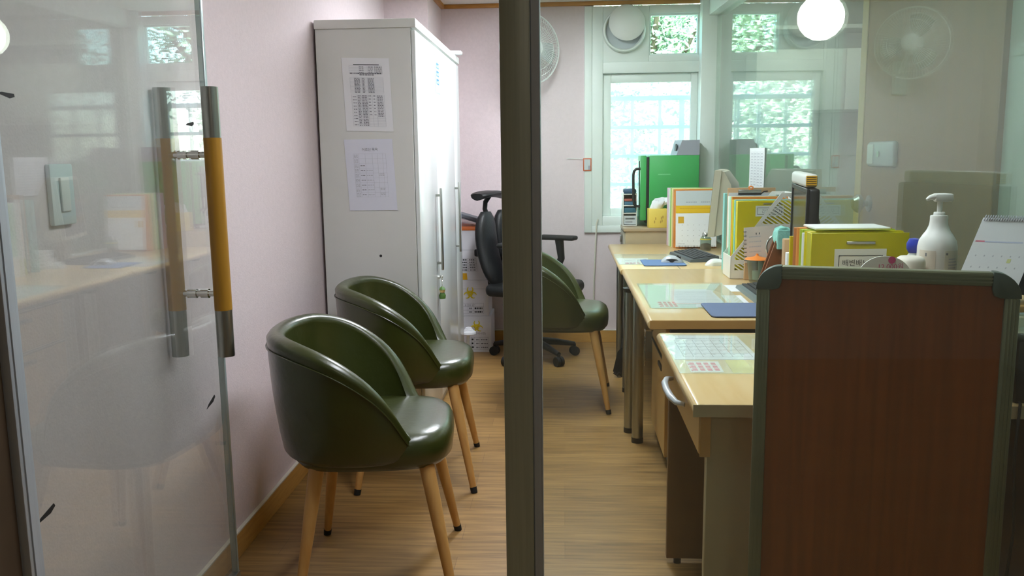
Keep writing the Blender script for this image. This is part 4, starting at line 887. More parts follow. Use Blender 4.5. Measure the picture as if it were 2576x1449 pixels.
t = thing('desk_calendar', 'white calendar sheet with a yellow band leaning on the orange file, far desk', 'calendar', (0.80, 5.28, ZD))
b = MB(); s = Sheet((0.681, 5.262, ZD+0.012), (0.245, 0, 0), (0.0, 0.030, 0.340)); s.rect(b, 0, 0, 1, 1, PAPER, -0.004, 0)
s.rect(b, 0, 0.735, 1, 1, GREYF, 0, 0.0006); s.rect(b, 0, 0.60, 1, 0.735, mat('amber_band', '#e2b713', 0.6, noise=0.03), 0, 0.0006); s.rect(b, 0.06, 0.42, 0.20, 0.54, mat('amber_square', '#d0a322', 0.6, noise=0.1), 0, 0.0006)
s.words(b, 0.25, 0.79, 0.52, 0.012, INK, rnd, 0.0008); s.words(b, 0.62, 0.79, 0.85, 0.012, INK, rnd, 0.0008); s.words(b, 0.1, 0.68, 0.9, 0.012, mat('dark_amber', '#b8920e', 0.6), rnd, 0.0009)
for r in range(4):
    for q in range(6): s.rect(b, 0.15+q*0.14, 0.10+r*0.095, 0.165+q*0.14, 0.11+r*0.095, INK, 0, 0.0006)
s.words(b, 0.05, 0.05, 0.22, 0.008, INK, rnd, 0.0006); b.build('sheet', t)
b = MB()
for q in range(26): x = 0.686+q*0.0091; b.tube([(x, 5.262 + 0.005*math.cos(a), ZD+0.011 + 0.009*math.sin(a)) for a in [2*PI*j/8 for j in range(8)]], 0.0009, BLACK, 5, closed=True)
b.build('spiral', t)
t = thing('glass_jar', 'small glass jar with brown contents and silver lid on the far desk', 'jar', (0.845, 5.16, ZD))
b = MB(); b.lathe([(0, 0.002), (0.030, 0.001), (0.033, 0.006), (0.033, 0.07), (0.027, 0.082), (0.022, 0.088), (0.020, 0.088), (0.025, 0.080), (0.031, 0.069), (0.031, 0.008), (0, 0.006)], CUPGLASS, (0.845, 5.16, ZD)); b.build('glass', t)
b = MB(); b.lathe([(0, 0.008), (0.030, 0.008), (0.030, 0.036), (0.015, 0.044), (0, 0.042)], BROWNFILL, (0.845, 5.16, ZD)); b.build('contents', t)
b = MB(); b.lathe([(0, 0.108), (0.019, 0.108), (0.022, 0.104), (0.022, 0.087), (0, 0.087)], CHROME, (0.845, 5.16, ZD)); b.build('lid', t)
b = MB(); b.cyl((0.845, 5.16, ZD+0.066), (0.845, 5.16, ZD+0.072), 0.0335, mat('yellow_band', '#cfc24a', 0.5, noise=0.05)); b.build('band', t)
# beige monitor with its back to the partition, screen towards the room
t = thing('monitor', 'beige flat monitor seen edge-on, standing on the far desk', 'monitor', (0.86, 4.66, ZD))
MM = rotM((0.792, 4.55, 0), 0, 0, 0)
def tilt(p):
    x, y, z = p; x = x + (z-0.90)*0.085; a = math.radians(14.5); dx, dy = x-0.757, y-4.50
    return Vector((0.748 + dx*math.cos(a) + dy*math.sin(a), 4.50 - dx*math.sin(a) + dy*math.cos(a), z))
def tbox(b, x0, x1, y0, y1, z0, z1, m): 
    q = [(x0, y0), (x1, y0), (x1, y1), (x0, y1)]; b.loft([[tilt((x, y, z0)) for x, y in q], [tilt((x, y, z1)) for x, y in q]], m)
b = MB(); tbox(b, 0.757, 0.792, 4.50, 4.90, 0.865, 1.208, BEIGEP)
prof = [(0.0, 0.0), (0.085, 0.02), (0.10, 0.08), (0.095, 0.20), (0.075, 0.27), (0.02, 0.335), (0.0, 0.34)]
b.loft([[tilt((0.790+d_*k, yy, 0.866+h)) for d_, h in prof] for yy, k in ((4.505, 0.75), (4.56, 1.0), (4.84, 1.0), (4.895, 0.75))], BEIGEP)
for i in range(9): tbox(b, 0.868, 0.886, 4.58, 4.82, 1.05-i*0.012, 1.054-i*0.012, GREYP)
b.build('housing', t)
b = MB(); tbox(b, 0.7545, 0.757, 4.52, 4.88, 0.885, 1.19, mat('dark_screen', '#20262a', 0.15, noise=0.03)); b.build('screen', t)
b = MB(); b.box(0.86, 0.90, 4.66, 4.74, ZD+0.012, 0.98, BEIGEP, 0.006); b.box(0.835, 0.99, 4.60, 4.82, ZD+0.0001, ZD+0.014, BEIGEP, 0.006); b.build('stand', t)
# stack of small white trays by the monitor foot
for i in range(5): single(MB().box(0.815+0.001*i, 0.905, 4.395, 4.50, ZD+0.0005+0.0195*i, ZD+0.0005+0.0195*i+0.0185, WPLAST, 0.003), 'paper_pad', ('lowest', 'second lowest', 'middle', 'second highest', 'topmost')[i] + ' white pad of the little stack at the foot of the beige monitor', 'paper pad', (0.86, 4.45, ZD+0.0005+0.0195*i), 'white pads by the beige monitor')

# printed list taped to the glass partition
b = MB(); s = Sheet((GX(4.86)-0.004, 4.86, 1.105), (0.0402*0.30, -0.30, 0), (0, 0, 0.215)); wavy(b, s, PAPER); s.o += s.n*0.0011
s.grid(b, 0.08, 0.06, 0.94, 0.90, 4, 12, INKL, 0.0012)
for r in range(12):
    for q in range(4): s.words(b, 0.11+q*0.215, 0.075+r*0.07, 0.25+q*0.215, 0.028, INKL, rnd)
single(b, 'list_sheet', 'white printed list taped to the glass partition above the beige monitor', 'paper sheet', (GX(4.7)-0.004, 4.71, 1.105))

# ------------------------------------------------------------------ middle desk: magazine file with folders
HZ = Z2
def clip_line(p, d, poly):
    t0, t1 = -9.0, 9.0; n = len(poly)
    for i in range(n):
        a = Vector(poly[i]); e = Vector(poly[(i+1) % n]) - a; nn = Vector((-e.y, e.x)); num = nn.dot(Vector(p) - a); den = nn.dot(Vector(d))
        if abs(den) < 1e-9:
            if num < 0: return None
            continue
        q = -num/den
        if den > 0: t0 = max(t0, q)
        else: t1 = min(t1, q)
    return (t0, t1) if t1-t0 > 0.012 else None
t = thing('magazine_file', 'white slotted magazine file holding yellow folders on the middle desk', 'magazine file', (0.90, 4.03, HZ))
poly = [(0.766, HZ+0.002), (1.046, HZ+0.002), (1.046, 1.115), (0.985, 1.115), (0.766, 0.825)]; inner = [(0.784, HZ+0.040), (1.034, HZ+0.040), (1.034, 1.098), (0.996, 1.098), (0.784, 0.828)]
def sideplate(y, pname):
    b = MB()
    for i in range(5):
        a, c = poly[i], poly[(i+1) % 5]; d_, e = inner[i], inner[(i+1) % 5]
        b.loft([[Vector((p[0], y, p[1])) for p in (a, c, e, d_)], [Vector((p[0], y+0.0035, p[1])) for p in (a, c, e, d_)]], WPLAST)
    for k in range(-14, 42):
        p = (0.784, HZ+0.04+0.0165*k); r = clip_line(p, Vector((0.83, -0.557)), inner)
        if r:
            P0 = Vector(p) + Vector((0.83, -0.557))*r[0]; P1 = Vector(p) + Vector((0.83, -0.557))*r[1]; n = Vector((0.557, 0.83))*0.0027
            q = [P0-n, P1-n, P1+n, P0+n]; b.loft([[Vector((v.x, y+0.0004, v.y)) for v in q], [Vector((v.x, y+0.0031, v.y)) for v in q]], WPLAST)
    for z in (0.80, 0.965):
        r = clip_line((0.784, z), Vector((1, 0)), inner)
        if r: b.box(0.784+r[0], 0.784+r[1], y+0.0002, y+0.0033, z-0.009, z+0.009, WPLAST)
    b.build(pname, t)
sideplate(3.97, 'side_plate'); sideplate(4.1465, 'side_plate')
b = MB(); b.box(0.764, 0.768, 3.97, 4.15, HZ+0.002, 0.826, WPLAST, 0.001, 1); b.build('front_lip', t)
MB().box(1.044, 1.048, 3.97, 4.15, HZ+0.002, 1.115, WPLAST, 0.001, 1).build('back_wall', t); MB().box(0.766, 1.046, 3.972, 4.148, HZ+0.0002, HZ+0.006, WPLAST).build('base', t)
fz = HZ+0.0065
def yl(t, x0, x1, y0, z0, z1):
    b = MB(); s = Sheet((x0, y0-0.0004, z0), (x1-x0, 0, 0), (0, 0, z1-z0)); s.rect(b, 0.33, 0.80, 0.84, 0.94, WHITEF, 0, 0.0006); s.o += Vector((0, -0.0006, 0)); s.frame(b, 0.36, 0.825, 0.81, 0.915, INKD, 0.0016)
    s.text(b, '간호기록지', 0.44, 0.848, 0.020, INK); b.build('label_sticker', t)
    b = MB(); b.box(x0+0.115, x0+0.20, y0-0.003, y0-0.0003, z1-0.016, z1-0.010, STEEL2, 0.001, 1); b.build('fastener', t)
FY = folder('file_folder', 'yellow labelled file at the front of the white magazine file', 'file folder', 0.792, 1.040, 3.980, 4.016, fz, 1.078, YEL, G2, yl)
folder('file_folder', 'mint file right behind the yellow one in the magazine file', 'file folder', 0.788, 1.040, 4.019, 4.036, fz, 1.083, CYAN, G2)
folder('file_folder', 'second yellow file in the magazine file, behind the mint one', 'file folder', 0.784, 1.040, 4.039, 4.062, fz, 1.082, YEL, G2)
folder('file_folder', 'orange file deep in the white magazine file', 'file folder', 0.784, 1.040, 4.065, 4.085, fz, 1.094, ORANGE, G2)
folder('file_folder', 'pale mint file at the back of the white magazine file', 'file folder', 0.786, 1.040, 4.088, 4.142, fz, 1.092, MINT, G2)
def lowgreen(t, x0, x1, y0, z0, z1): MB().box(x0-0.001, x0+0.05, y0-0.0012, y0+0.047, z0, z0+0.085, LIME, 0.001, 1).build('lime_wrap', t)
folder('file_folder', 'white file with a lime foot standing behind the magazine file', 'file folder', 0.790, 1.03, 4.160, 4.206, HZ+0.0003, 1.090, WHITEF, G2, lowgreen)
folder('file_folder', 'cyan file, rearmost of the files on the middle desk', 'file folder', 0.788, 1.03, 4.290, 4.318, HZ+0.0003, 1.100, CYAN, G2)
t = thing('clipboard', 'tan clipboard with a metal clip and white papers behind the magazine file', 'clipboard', (0.90, 4.24, HZ))
MB().box(0.795, 1.025, 4.244, 4.249, HZ+0.0005, 1.128, TANF, 0.002).build('board', t); MB().box(0.800, 1.02, 4.2395, 4.2435, HZ+0.01, 1.105, PAPER).build('papers', t)
b = MB(); b.box(0.845, 0.955, 4.234, 4.240, 1.100, 1.120, STEEL2, 0.003, 2); b.cyl((0.845, 4.237, 1.100), (0.955, 4.237, 1.100), 0.006, BLACK, seg=12)
b.tube([(0.955, 4.236, 1.10), (0.968, 4.236, 1.110), (0.985, 4.236, 1.112)], 0.003, BLACK, 8); b.tube([(0.90, 4.237, 1.118), (0.895, 4.237, 1.132), (0.905, 4.237, 1.136), (0.915, 4.237, 1.132), (0.91, 4.237, 1.118)], 0.004, ORANGEL, 8); b.build('clip', t)

# glass cup with orange lid, wooden stand, mirror, notebook and cloth
t = thing('glass_cup', 'glass cup with an orange pointed lid in front of the magazine file', 'cup', (0.862, 3.865, Z2))
b = MB(); b.lathe([(0, 0.004), (0.030, 0.0), (0.033, 0.004), (0.045, 0.105), (0.043, 0.105), (0.031, 0.012), (0, 0.012)], CUPGLASS, (0.862, 3.865, Z2+0.0003)); b.build('glass', t)
b = MB(); b.lathe([(0, 0.130), (0.005, 0.128), (0.006, 0.122), (0.012, 0.117), (0.050, 0.108), (0.055, 0.104), (0.050, 0.102), (0, 0.102)], ORANGEL, (0.862, 3.865, Z2)); b.build('lid', t)
b = MB(); b.lathe([(0, 0.012), (0.024, 0.012), (0.026, 0.05), (0, 0.05)], WHITEF, (0.868, 3.865, Z2+0.001), 20); b.box(0.862, 0.880, 3.835, 3.846, Z2+0.02, Z2+0.10, WHITEF, 0.004); b.build('contents', t)
t = thing('wooden_stand', 'brown wooden A-shaped stand right of the orange-lidded cup', 'stand', (0.95, 3.80, Z2))
MY = Matrix(((1, 0, 0, 0), (0, 0, -1, 3.795), (0, 1, 0, 0), (0, 0, 0, 1)))
b = MB(); b.prism([(0.847, Z2+0.0045), (0.948, Z2+0.0045), (0.948, 0.945), (0.919, 0.945)], BROWNW, 0.012, MY, 0.002); b.prism([(0.847, Z2+0.0045), (0.948, Z2+0.0045), (0.948, 0.945), (0.919, 0.945)], BROWNW, 0.012, MY @ Matrix.Translation((0, 0, 0.045)), 0.002)
b.box(0.919, 0.948, 3.738, 3.795, 0.925, 0.944, BROWNW, 0.002); b.build('frame', t)
MB().box(0.818, 1.02, 3.735, 3.80, Z2+0.0002, Z2+0.004, mat('orange_brown_wood', '#a3603a', 0.45, noise=0.08), 0.001, 1).build('base_board', t)
t = thing('hand_mirror', 'small round mirror with metal rim leaning on the brown wooden stand', 'mirror', (0.935, 3.82, 0.73))
RM = Matrix.Translation((0.935, 3.8035, 0.885)) @ Euler((math.radians(90), 0, math.radians(0))).to_matrix().to_4x4()
b = MB(); b.tube([(0.048*math.cos(2*PI*i/36), 0.056*math.sin(2*PI*i/36), 0) for i in range(36)], 0.004, CHROME, 8, M=RM, closed=True); b.build('rim', t)
b = MB(); b.loft([[Vector((0.047*math.cos(2*PI*i/36), 0.055*math.sin(2*PI*i/36), z)) for i in range(36)] for z in (-0.002, 0.002)], mat('pinkish_mirror_back', '#cdbdb0', 0.3, noise=0.04), M=RM); b.build('disc', t)
b = MB(); b.cyl((0, -0.058, 0), (0, -0.155, 0.004), 0.006, CHROME, M=RM, seg=12); b.build('handle', t)
t = thing('spiral_notebook', 'open spiral calendar pad with pinkish page behind the orange-lidded cup', 'notebook', (0.90, 3.93, 0.80))
b = MB(); s = Sheet((0.820, 3.925, 0.800), (0.135, -0.012, 0.012), (-0.004, 0.018, 0.160)); s.rect(b, 0, 0, 1, 1, mat('pinkish_page', '#dfd6cd', 0.7, noise=0.02), -0.004, 0); s.rect(b, 0, 0, 1, 1, TANF, -0.008, -0.005)
for r in range(5): s.words(b, 0.16, 0.15+r*0.14, 0.55, 0.03, INKL, rnd)
s.rect(b, 0.38, 0.78, 0.41, 0.83, INKD); s.rect(b, 0.48, 0.78, 0.51, 0.83, INKD); b.build('pages', t)
b = MB()
for r in range(8):
    p = s.p(0.05, 0.08+r*0.115); b.tube([p + Vector((0.006*math.cos(a)-0.003, 0.006*math.sin(a), 0)) for a in [2*PI*j/10 for j in range(10)]], 0.0016, BLACK, 5, closed=True)
b.build('spiral', t)
MB().box(0.822, 0.95, 3.932, 3.952, Z2+0.0003, 0.812, TANF, 0.002).build('easel', t)
b = MB(); rings = []
path = [(0.912, 0.915), (0.908, 0.935), (0.910, 0.952), (0.922, 0.970), (0.950, 0.975), (0.975, 0.968), (0.984, 0.93), (0.986, 0.88)]
outer = []
for y in [3.722 + 0.0072*i for i in range(13)]:
    wob = 0.004*math.sin((y-3.7)*70); up = [Vector((x + wob*(1 if i < 3 else -0.4), y, z + 0.006*math.sin(i*1.3 + y*60))) for i, (x, z) in enumerate(path)]; dn = [p + Vector((0.005 if i < 3 else (-0.005 if i > 5 else 0), 0, -0.006 if 2 < i < 6 else 0)) for i, p in enumerate(up)]
    rings.append(up + dn[::-1])
b.loft(rings, TEAL); b.box(0.910, 0.986, 3.708, 3.721, 0.886, 0.970, TEAL, 0.005, 3); single(b, 'teal_cloth', 'teal fabric pouch draped over the top of the brown wooden stand', 'cloth', (0.97, 3.80, 0.90))

# black monitor turned to the left
t = thing('monitor', 'black monitor with a dark glossy screen behind the yellow files of the nearest desk', 'monitor', (0.90, 3.12, Z2))
BM = rotM((0.836, 3.10, 0), math.radians(-9.5))
b = MB(); b.box(-0.002, 0.034, -0.265, 0.265, 0.80, 1.180, BLACK, 0.010, 3, M=BM); b.loft([[Vector(p) for p in ((0.03, -0.18, 0.84), (0.03, 0.18, 0.84), (0.03, 0.18, 1.12), (0.03, -0.18, 1.12))], [Vector(p) for p in ((0.065, -0.12, 0.87), (0.065, 0.12, 0.87), (0.055, 0.12, 1.06), (0.055, -0.12, 1.06))]], BLACK, M=BM)
for u0, u1, z0, z1 in ((-0.265, -0.250, 0.80, 1.18), (0.250, 0.265, 0.80, 1.18), (-0.25, 0.25, 0.80, 0.826), (-0.25, 0.25, 1.164, 1.18)): b.box(-0.008, 0.002, u0, u1, z0, z1, BLACK, 0.002, 1, M=BM)
b.build('housing', t)
b = MB(); b.box(-0.0035, -0.001, -0.252, 0.252, 0.825, 1.165, mat('grey_green_screen', '#2e332c', 0.16, noise=0.03, scale=4), M=BM); b.build('screen', t)
b = MB(); b.box(0.02, 0.05, -0.04, 0.04, Z2+0.012, 0.90, BLACK, 0.006, M=BM); b.box(-0.07, 0.12, -0.085, 0.12, Z2+0.0003, Z2+0.014, BLACK, 0.006, M=BM); b.build('stand', t)
t = thing('white_case', 'white rounded case with a yellow striped end on top of the black monitor', 'case', (0.87, 3.1, 1.18))
b = MB(); b.box(-0.012, 0.030, -0.235, 0.24, 1.1815, 1.226, WPLAST, 0.012, 3, M=BM); b.build('body', t)
b = MB(); b.box(-0.008, 0.026, -0.2385, -0.2345, 1.186, 1.221, mat('amber_plastic', '#d9a62a', 0.4, noise=0.05), 0.001, 1, M=BM)
for i in range(5): b.box(-0.006, 0.024, -0.2392, -0.2384, 1.188+0.0068*i, 1.190+0.0068*i, BLACK, M=BM)
b.build('striped_end', t)

# ------------------------------------------------------------------ nearest desk: files, riser and what stands behind the board
def ylabel(t, x0, x1, y0, z0, z1):
    b = MB(); s = Sheet((x0, y0-0.0004, z0), (x1-x0, 0, 0), (0, 0, z1-z0)); s.rect(b, 0.245, 0.69, 0.775, 0.885, WHITEF, 0, 0.0006); s.o += Vector((0, -0.0006, 0)); s.frame(b, 0.29, 0.735, 0.74, 0.838, INKD, 0.0016)
    s.text(b, '배변배뇨기록지', 0.325, 0.765, 0.0225 * (x1-x0)/0.30, INKD); b.build('label_sticker', t)
    b = MB(); b.box(x0+0.092, x0+0.166, y0-0.003, y0-0.0003, z1-0.030, z1-0.0225, STEEL2, 0.001, 1); b.build('fastener', t)
folder('file_folder', 'thick yellow file with a white printed label on the nearest desk', 'file folder', 0.652, 0.905, 2.30, 2.342, ZD, 1.086, YELD, G1, ylabel, edge=YELD)
folder('file_folder', 'thin yellow-lime file just behind the thick labelled yellow file', 'file folder', 0.650, 0.905, 2.345, 2.360, ZD, 1.087, YEL, G1)
folder('file_folder', 'pale white-green file in the row behind the thick labelled yellow file', 'file folder', 0.650, 0.90, 2.363, 2.385, ZD, 1.080, WHITEF, G1)
folder('file_folder', 'lime green file in the row on the nearest desk', 'file folder', 0.650, 0.90, 2.388, 2.408, ZD, 1.088, LIME, G1)
folder('file_folder', 'orange file in the row on the nearest desk, in front of its twin', 'file folder', 0.650, 0.90, 2.412, 2.440, ZD, 1.090, ORANGE, G1)
folder('file_folder', 'orange-brown file, rearmost of the thick files on the nearest desk', 'file folder', 0.650, 0.90, 2.443, 2.472, ZD, 1.087, mat('brown_orange_card', '#b8743a', 0.6, noise=0.05), G1)
single(MB().box(0.672, 0.868, 2.33, 2.455, 1.0908, 1.0975, WHITEF, 0.003, 2, M=Matrix.Identity(4)), 'flat_folder', 'white flat folder lying across the tops of the files on the nearest desk', 'file folder', (0.77, 2.39, 1.0908))
single(MB().box(0.6425, 0.70, 2.476, 2.482, ZD, 1.062, YEL, 0.001, 1), 'divider_card', 'narrow yellow card behind the orange files', 'card', (0.67, 2.479, ZD))
single(MB().box(0.648, 0.76, 2.555, 2.585, ZD, 1.045, TANF, 0.003), 'notebook', 'tan notebook standing behind the orange files on the nearest desk', 'notebook', (0.70, 2.57, ZD))
t = thing('pocket_book', 'small white book with a colourful cover left of the orange files', 'book', (0.67, 2.51, ZD))
MB().box(0.640, 0.70, 2.490, 2.512, ZD, 1.012, PAPER, 0.002).build('block', t); b = MB(); s = Sheet((0.647, 2.4896, ZD), (0.053, 0, 0), (0, 0, 0.288)); s.rect(b, 0, 0.6, 1, 0.98, mat('teal_cover', '#5aa7ad', 0.5, noise=0.25, scale=60), 0, 0.0005); s.rect(b, 0.1, 0.955, 0.9, 0.985, mat('red_cover_strip', '#b5484c', 0.5, noise=0.1), 0, 0.0008); s.rect(b, 0.4, 0.62, 0.9, 0.72, NAVY, 0, 0.0008); b.build('cover', t)
# raised shelf on the nearest desk, hidden behind the board but for its load
t = thing('desk_riser', 'low raised shelf on the nearest desk behind the brown board', 'shelf', (0.90, 2.09, ZD))
MB().box(0.640, 1.13, 1.962, 2.205, 0.935, 0.950, DESKE, 0.002).build('shelf_board', t)
for x in (0.645, 1.005): MB().box(x, x+0.015, 1.99, 2.20, ZD+0.0003, 0.935, DESKE, 0.002).build('leg_panel', t)
RZ = 0.9503
t = thing('pump_bottle', 'white pump bottle with pale label behind the top edge of the brown board', 'bottle', (0.886, 2.085, RZ))
o = (0.886, 2.085, RZ)
b = MB(); b.lathe([(0, 0), (0.038, 0), (0.043, 0.004), (0.0435, 0.10), (0.0435, 0.122), (0.0405, 0.137), (0.033, 0.150), (0.026, 0.160), (0.021, 0.172), (0.0195, 0.182), (0, 0.182)], WPLAST, o, 48); bd = b.build('body', t)
b = MB(); b.lathe([(0, 0.204), (0.011, 0.204), (0.0125, 0.202), (0.0125, 0.197), (0.0185, 0.196), (0.0195, 0.193), (0.0195, 0.176), (0, 0.176)], WPLAST, o, 40); b.build('collar', t)
b = MB(); b.cyl((0.886, 2.085, RZ+0.20), (0.886, 2.085, RZ+0.236), 0.0058, WPLAST); b.tube([(0.913, 2.085, RZ+0.2385), (0.895, 2.085, RZ+0.2395), (0.872, 2.085, RZ+0.2400), (0.862, 2.085, RZ+0.238), (0.855, 2.085, RZ+0.233)], [0.0075, 0.009, 0.008, 0.0055, 0.0035], WPLAST, 14); b.box(0.872, 0.914, 2.076, 2.094, RZ+0.228, RZ+0.247, WPLAST, 0.004, 2); b.build('pump_head', t)
b = MB(); cl = mat('cream_label', '#d8d8cb', 0.6, noise=0.03, scale=30)
def arcstrip(b, a0, a1, z0, z1, r, m, n=14):
    A = [(o[0]+r*math.sin(a0+(a1-a0)*i/n), o[1]-r*math.cos(a0+(a1-a0)*i/n)) for i in range(n+1)]; B = [(o[0]+(r+0.0006)*math.sin(a0+(a1-a0)*i/n), o[1]-(r+0.0006)*math.cos(a0+(a1-a0)*i/n)) for i in range(n+1)]
    P = A + B[::-1]; b.loft([[Vector((x, y, z0)) for x, y in P], [Vector((x, y, z1)) for x, y in P]], m)
arcstrip(b, 0.0, 1.4, RZ+0.02, RZ+0.116, 0.0436, cl); arcstrip(b, -1.4, -0.45, RZ+0.02, RZ+0.116, 0.0436, mat('beige_label', '#d9d0c2', 0.6, noise=0.03, scale=30))
for r in range(6): arcstrip(b, 0.22, 0.9-0.1*(r % 3), RZ+0.060+0.007*r, RZ+0.063+0.007*r, 0.0442, INKL)
arcstrip(b, 0.05, 0.16, RZ+0.106, RZ+0.111, 0.0442, INK); arcstrip(b, -0.98, -0.90, RZ+0.102, RZ+0.110, 0.0442, INK); b.build('label', bd)
t = thing('cream_jar', 'small cream jar with rounded lid beside the pump bottle', 'jar', (0.812, 2.05, RZ))
b = MB(); b.lathe([(0, 0), (0.030, 0), (0.032, 0.003), (0.032, 0.068), (0, 0.068)], mat('cream_jar_body', '#e0dccf', 0.4, noise=0.03), (0.812, 2.05, RZ), 40); b.build('body', t)
b = MB(); b.lathe([(0, 0.104), (0.024, 0.103), (0.0295, 0.099), (0.0325, 0.092), (0.0335, 0.070), (0, 0.070)], mat('ivory_lid', '#e8e4d6', 0.4, noise=0.02), (0.812, 2.05, RZ), 40); b.build('lid', t)
t = thing('price_sign', 'white oval price sign with pink print behind the top edge of the board', 'sign', (0.735, 2.02, RZ))
b = MB(); PM = Matrix(((1, 0, 0, 0.742), (0, 0, -1, 2.02), (0, 1, 0, RZ+0.056), (0, 0, 0, 1))); b.prism([(0.062*math.cos(2*PI*i/40), 0.052*math.sin(2*PI*i/40) if math.sin(2*PI*i/40) > -0.85 else -0.0515) for i in range(40)], mat('pale_sign_card', '#e4ece8', 0.5, noise=0.01), 0.003, PM); b.box(0.70, 0.785, 2.005, 2.035, RZ, RZ+0.005, WPLAST, 0.001, 1); b.build('card', t)
b = MB(); s = Sheet((0.680, 2.0166, RZ), (0.124, 0, 0), (0, 0, 0.1)); s.text(b, '12,000원', 0.36, 0.775, 0.0165, PINKP); b.prism([(0.0085*math.cos(2*PI*i/24), 0.0085*math.sin(2*PI*i/24)) for i in range(24)], PINKP, 0.0006, Matrix(((1, 0, 0, 0.757), (0, 0, -1, 2.0166), (0, 1, 0, RZ+0.0985), (0, 0, 0, 1)))); b.build('print', t)
t = thing('small_bottle', 'small bottle with a round blue cap half hidden behind the pump bottle', 'bottle', (0.864, 2.17, RZ))
b = MB(); b.lathe([(0, 0), (0.016, 0), (0.018, 0.003), (0.018, 0.085), (0.009, 0.10), (0, 0.10)], mat('clear_white_bottle', '#cfd6d2', 0.3, noise=0.02), (0.866, 2.170, RZ), 24); b.build('body', t)
b = MB(); b.lathe([(0, 0.135), (0.012, 0.132), (0.0175, 0.121), (0.0175, 0.108), (0.012, 0.098), (0, 0.096)], BLUECAP, (0.866, 2.170, RZ), 24); b.build('cap', t)
# tented desk calendar on the riser
t = thing('tent_calendar', 'white tented desk calendar with spiral top and navy stand, far right', 'calendar', (1.04, 2.05, RZ))
TL, TR = Vector((0.976, 2.06, 1.142)), Vector((1.100, 2.030, 1.139)); BL = Vector((0.884, 1.998, RZ+0.013)); BR = BL + (TR-TL)
s = Sheet(BL, BR-BL, TL-BL); b = MB(); s.rect(b, 0, 0, 1, 1, PAPER, -0.003, 0.0); s.rect(b, 0.03, 0.70, 0.18, 0.715, RED, 0, 0.0003); s.rect(b, 0.18, 0.695, 0.80, 0.712, mat('pale_blue_print', '#c6cfe8', 0.7, noise=0.02), 0, 0.0003)
for r in range(4):
    for q in range(6): s.rect(b, 0.12+q*0.14, 0.1+r*0.14, 0.14+q*0.14, 0.12+r*0.14, INKL, 0, 0.0003)
s.rect(b, 0.66, 0.45, 0.72, 0.50, mat('pale_lime_print', '#d6dc9a', 0.7), 0, 0.0003); b.build('pages', t)
b = MB(); B2 = [BL + Vector((0.12, 0.06, 0)), BR + Vector((0.12, 0.06, 0))]
nn = s.n*-0.006; b.loft([[TL+nn*0.6, TR+nn*0.6, BR+nn*0.6, BL+nn*0.6], [TL+nn, TR+nn, BR+nn, BL+nn]], NAVY)
b.loft([[TL+nn, TR+nn, B2[1], B2[0]], [TL+nn*1.5+Vector((0.003, 0, 0)), TR+nn*1.5+Vector((0.003, 0, 0)), B2[1]+Vector((0.004, 0, 0)), B2[0]+Vector((0.004, 0, 0))]], NAVY); b.build('navy_stand', t)
b = MB()
for q in range(24):
    p = s.p(0.03+q*0.0408, 1.0); b.tube([p + s.v.normalized()*0.007*math.sin(a) + s.n*0.006*math.cos(a) for a in [2*PI*j/8 for j in range(8)]], 0.0010, GREYP, 5, closed=True)
b.build('spiral', t)
b = MB(); b.box(1.032, 1.122, 1.970, 2.060, ZD+0.0003, 0.868, BLACK, 0.006, 2); single(b, 'black_speaker', 'black boxy speaker on the nearest desk at the right edge of the picture', 'speaker', (1.08, 2.01, ZD))
b = MB(); b.tube([(1.040, 1.964, 0.726), (1.036, 1.952, 0.7245), (1.033, 1.9475, 0.715), (1.030, 1.947, 0.60), (1.040, 1.945, 0.42), (1.026, 1.945, 0.22), (1.035, 1.95, 0.006)], 0.0035, BLACKR, 8); single(b, 'black_cable', 'thin black cable hanging down in front of the nearest desk, right of the board', 'cable', (1.03, 1.95, 0.0))

# ------------------------------------------------------------------ brown board in its aluminium frame
p0, p1 = Vector((0.402, 1.80, 0)), Vector((0.868, 1.665, 0)); dv = p1-p0; BW = dv.length; ang = math.atan2(dv.y, dv.x)
t = thing('board', 'brown wood board in a grey aluminium frame standing behind the glass pane', 'board', tuple(p0), ang, local=True)
BH = 1.068; MX = Matrix(((1, 0, 0, 0), (0, 0, -1, 0.012), (0, 1, 0, 0), (0, 0, 0, 1)))
MB().box(0.018, BW-0.018, -0.004, 0.010, 0.02, BH-0.02, BOARDW).build('panel', t)
def rail(x0, x1, z0, z1, vert):
    b = MB(); b.box(x0, x1, -0.010, 0.014, z0, z1, ALUD, 0.003, 2)
    for q in (0.3, 0.55, 0.8):
        if vert: xx = x0 + (x1-x0)*q; b.box(xx-0.0016, xx+0.0016, -0.0118, -0.009, z0, z1, ALUD)
        else: zz = z0 + (z1-z0)*q; b.box(x0, x1, -0.0118, -0.009, zz-0.0016, zz+0.0016, ALUD)
    b.build('frame_rail', t)
rail(0.05, BW-0.05, BH-0.028, BH-0.001, False); rail(0.05, BW-0.05, 0.001, 0.028, False); rail(0.001, 0.028, 0.05, BH-0.05, True); rail(BW-0.028, BW-0.001, 0.05, BH-0.05, True)
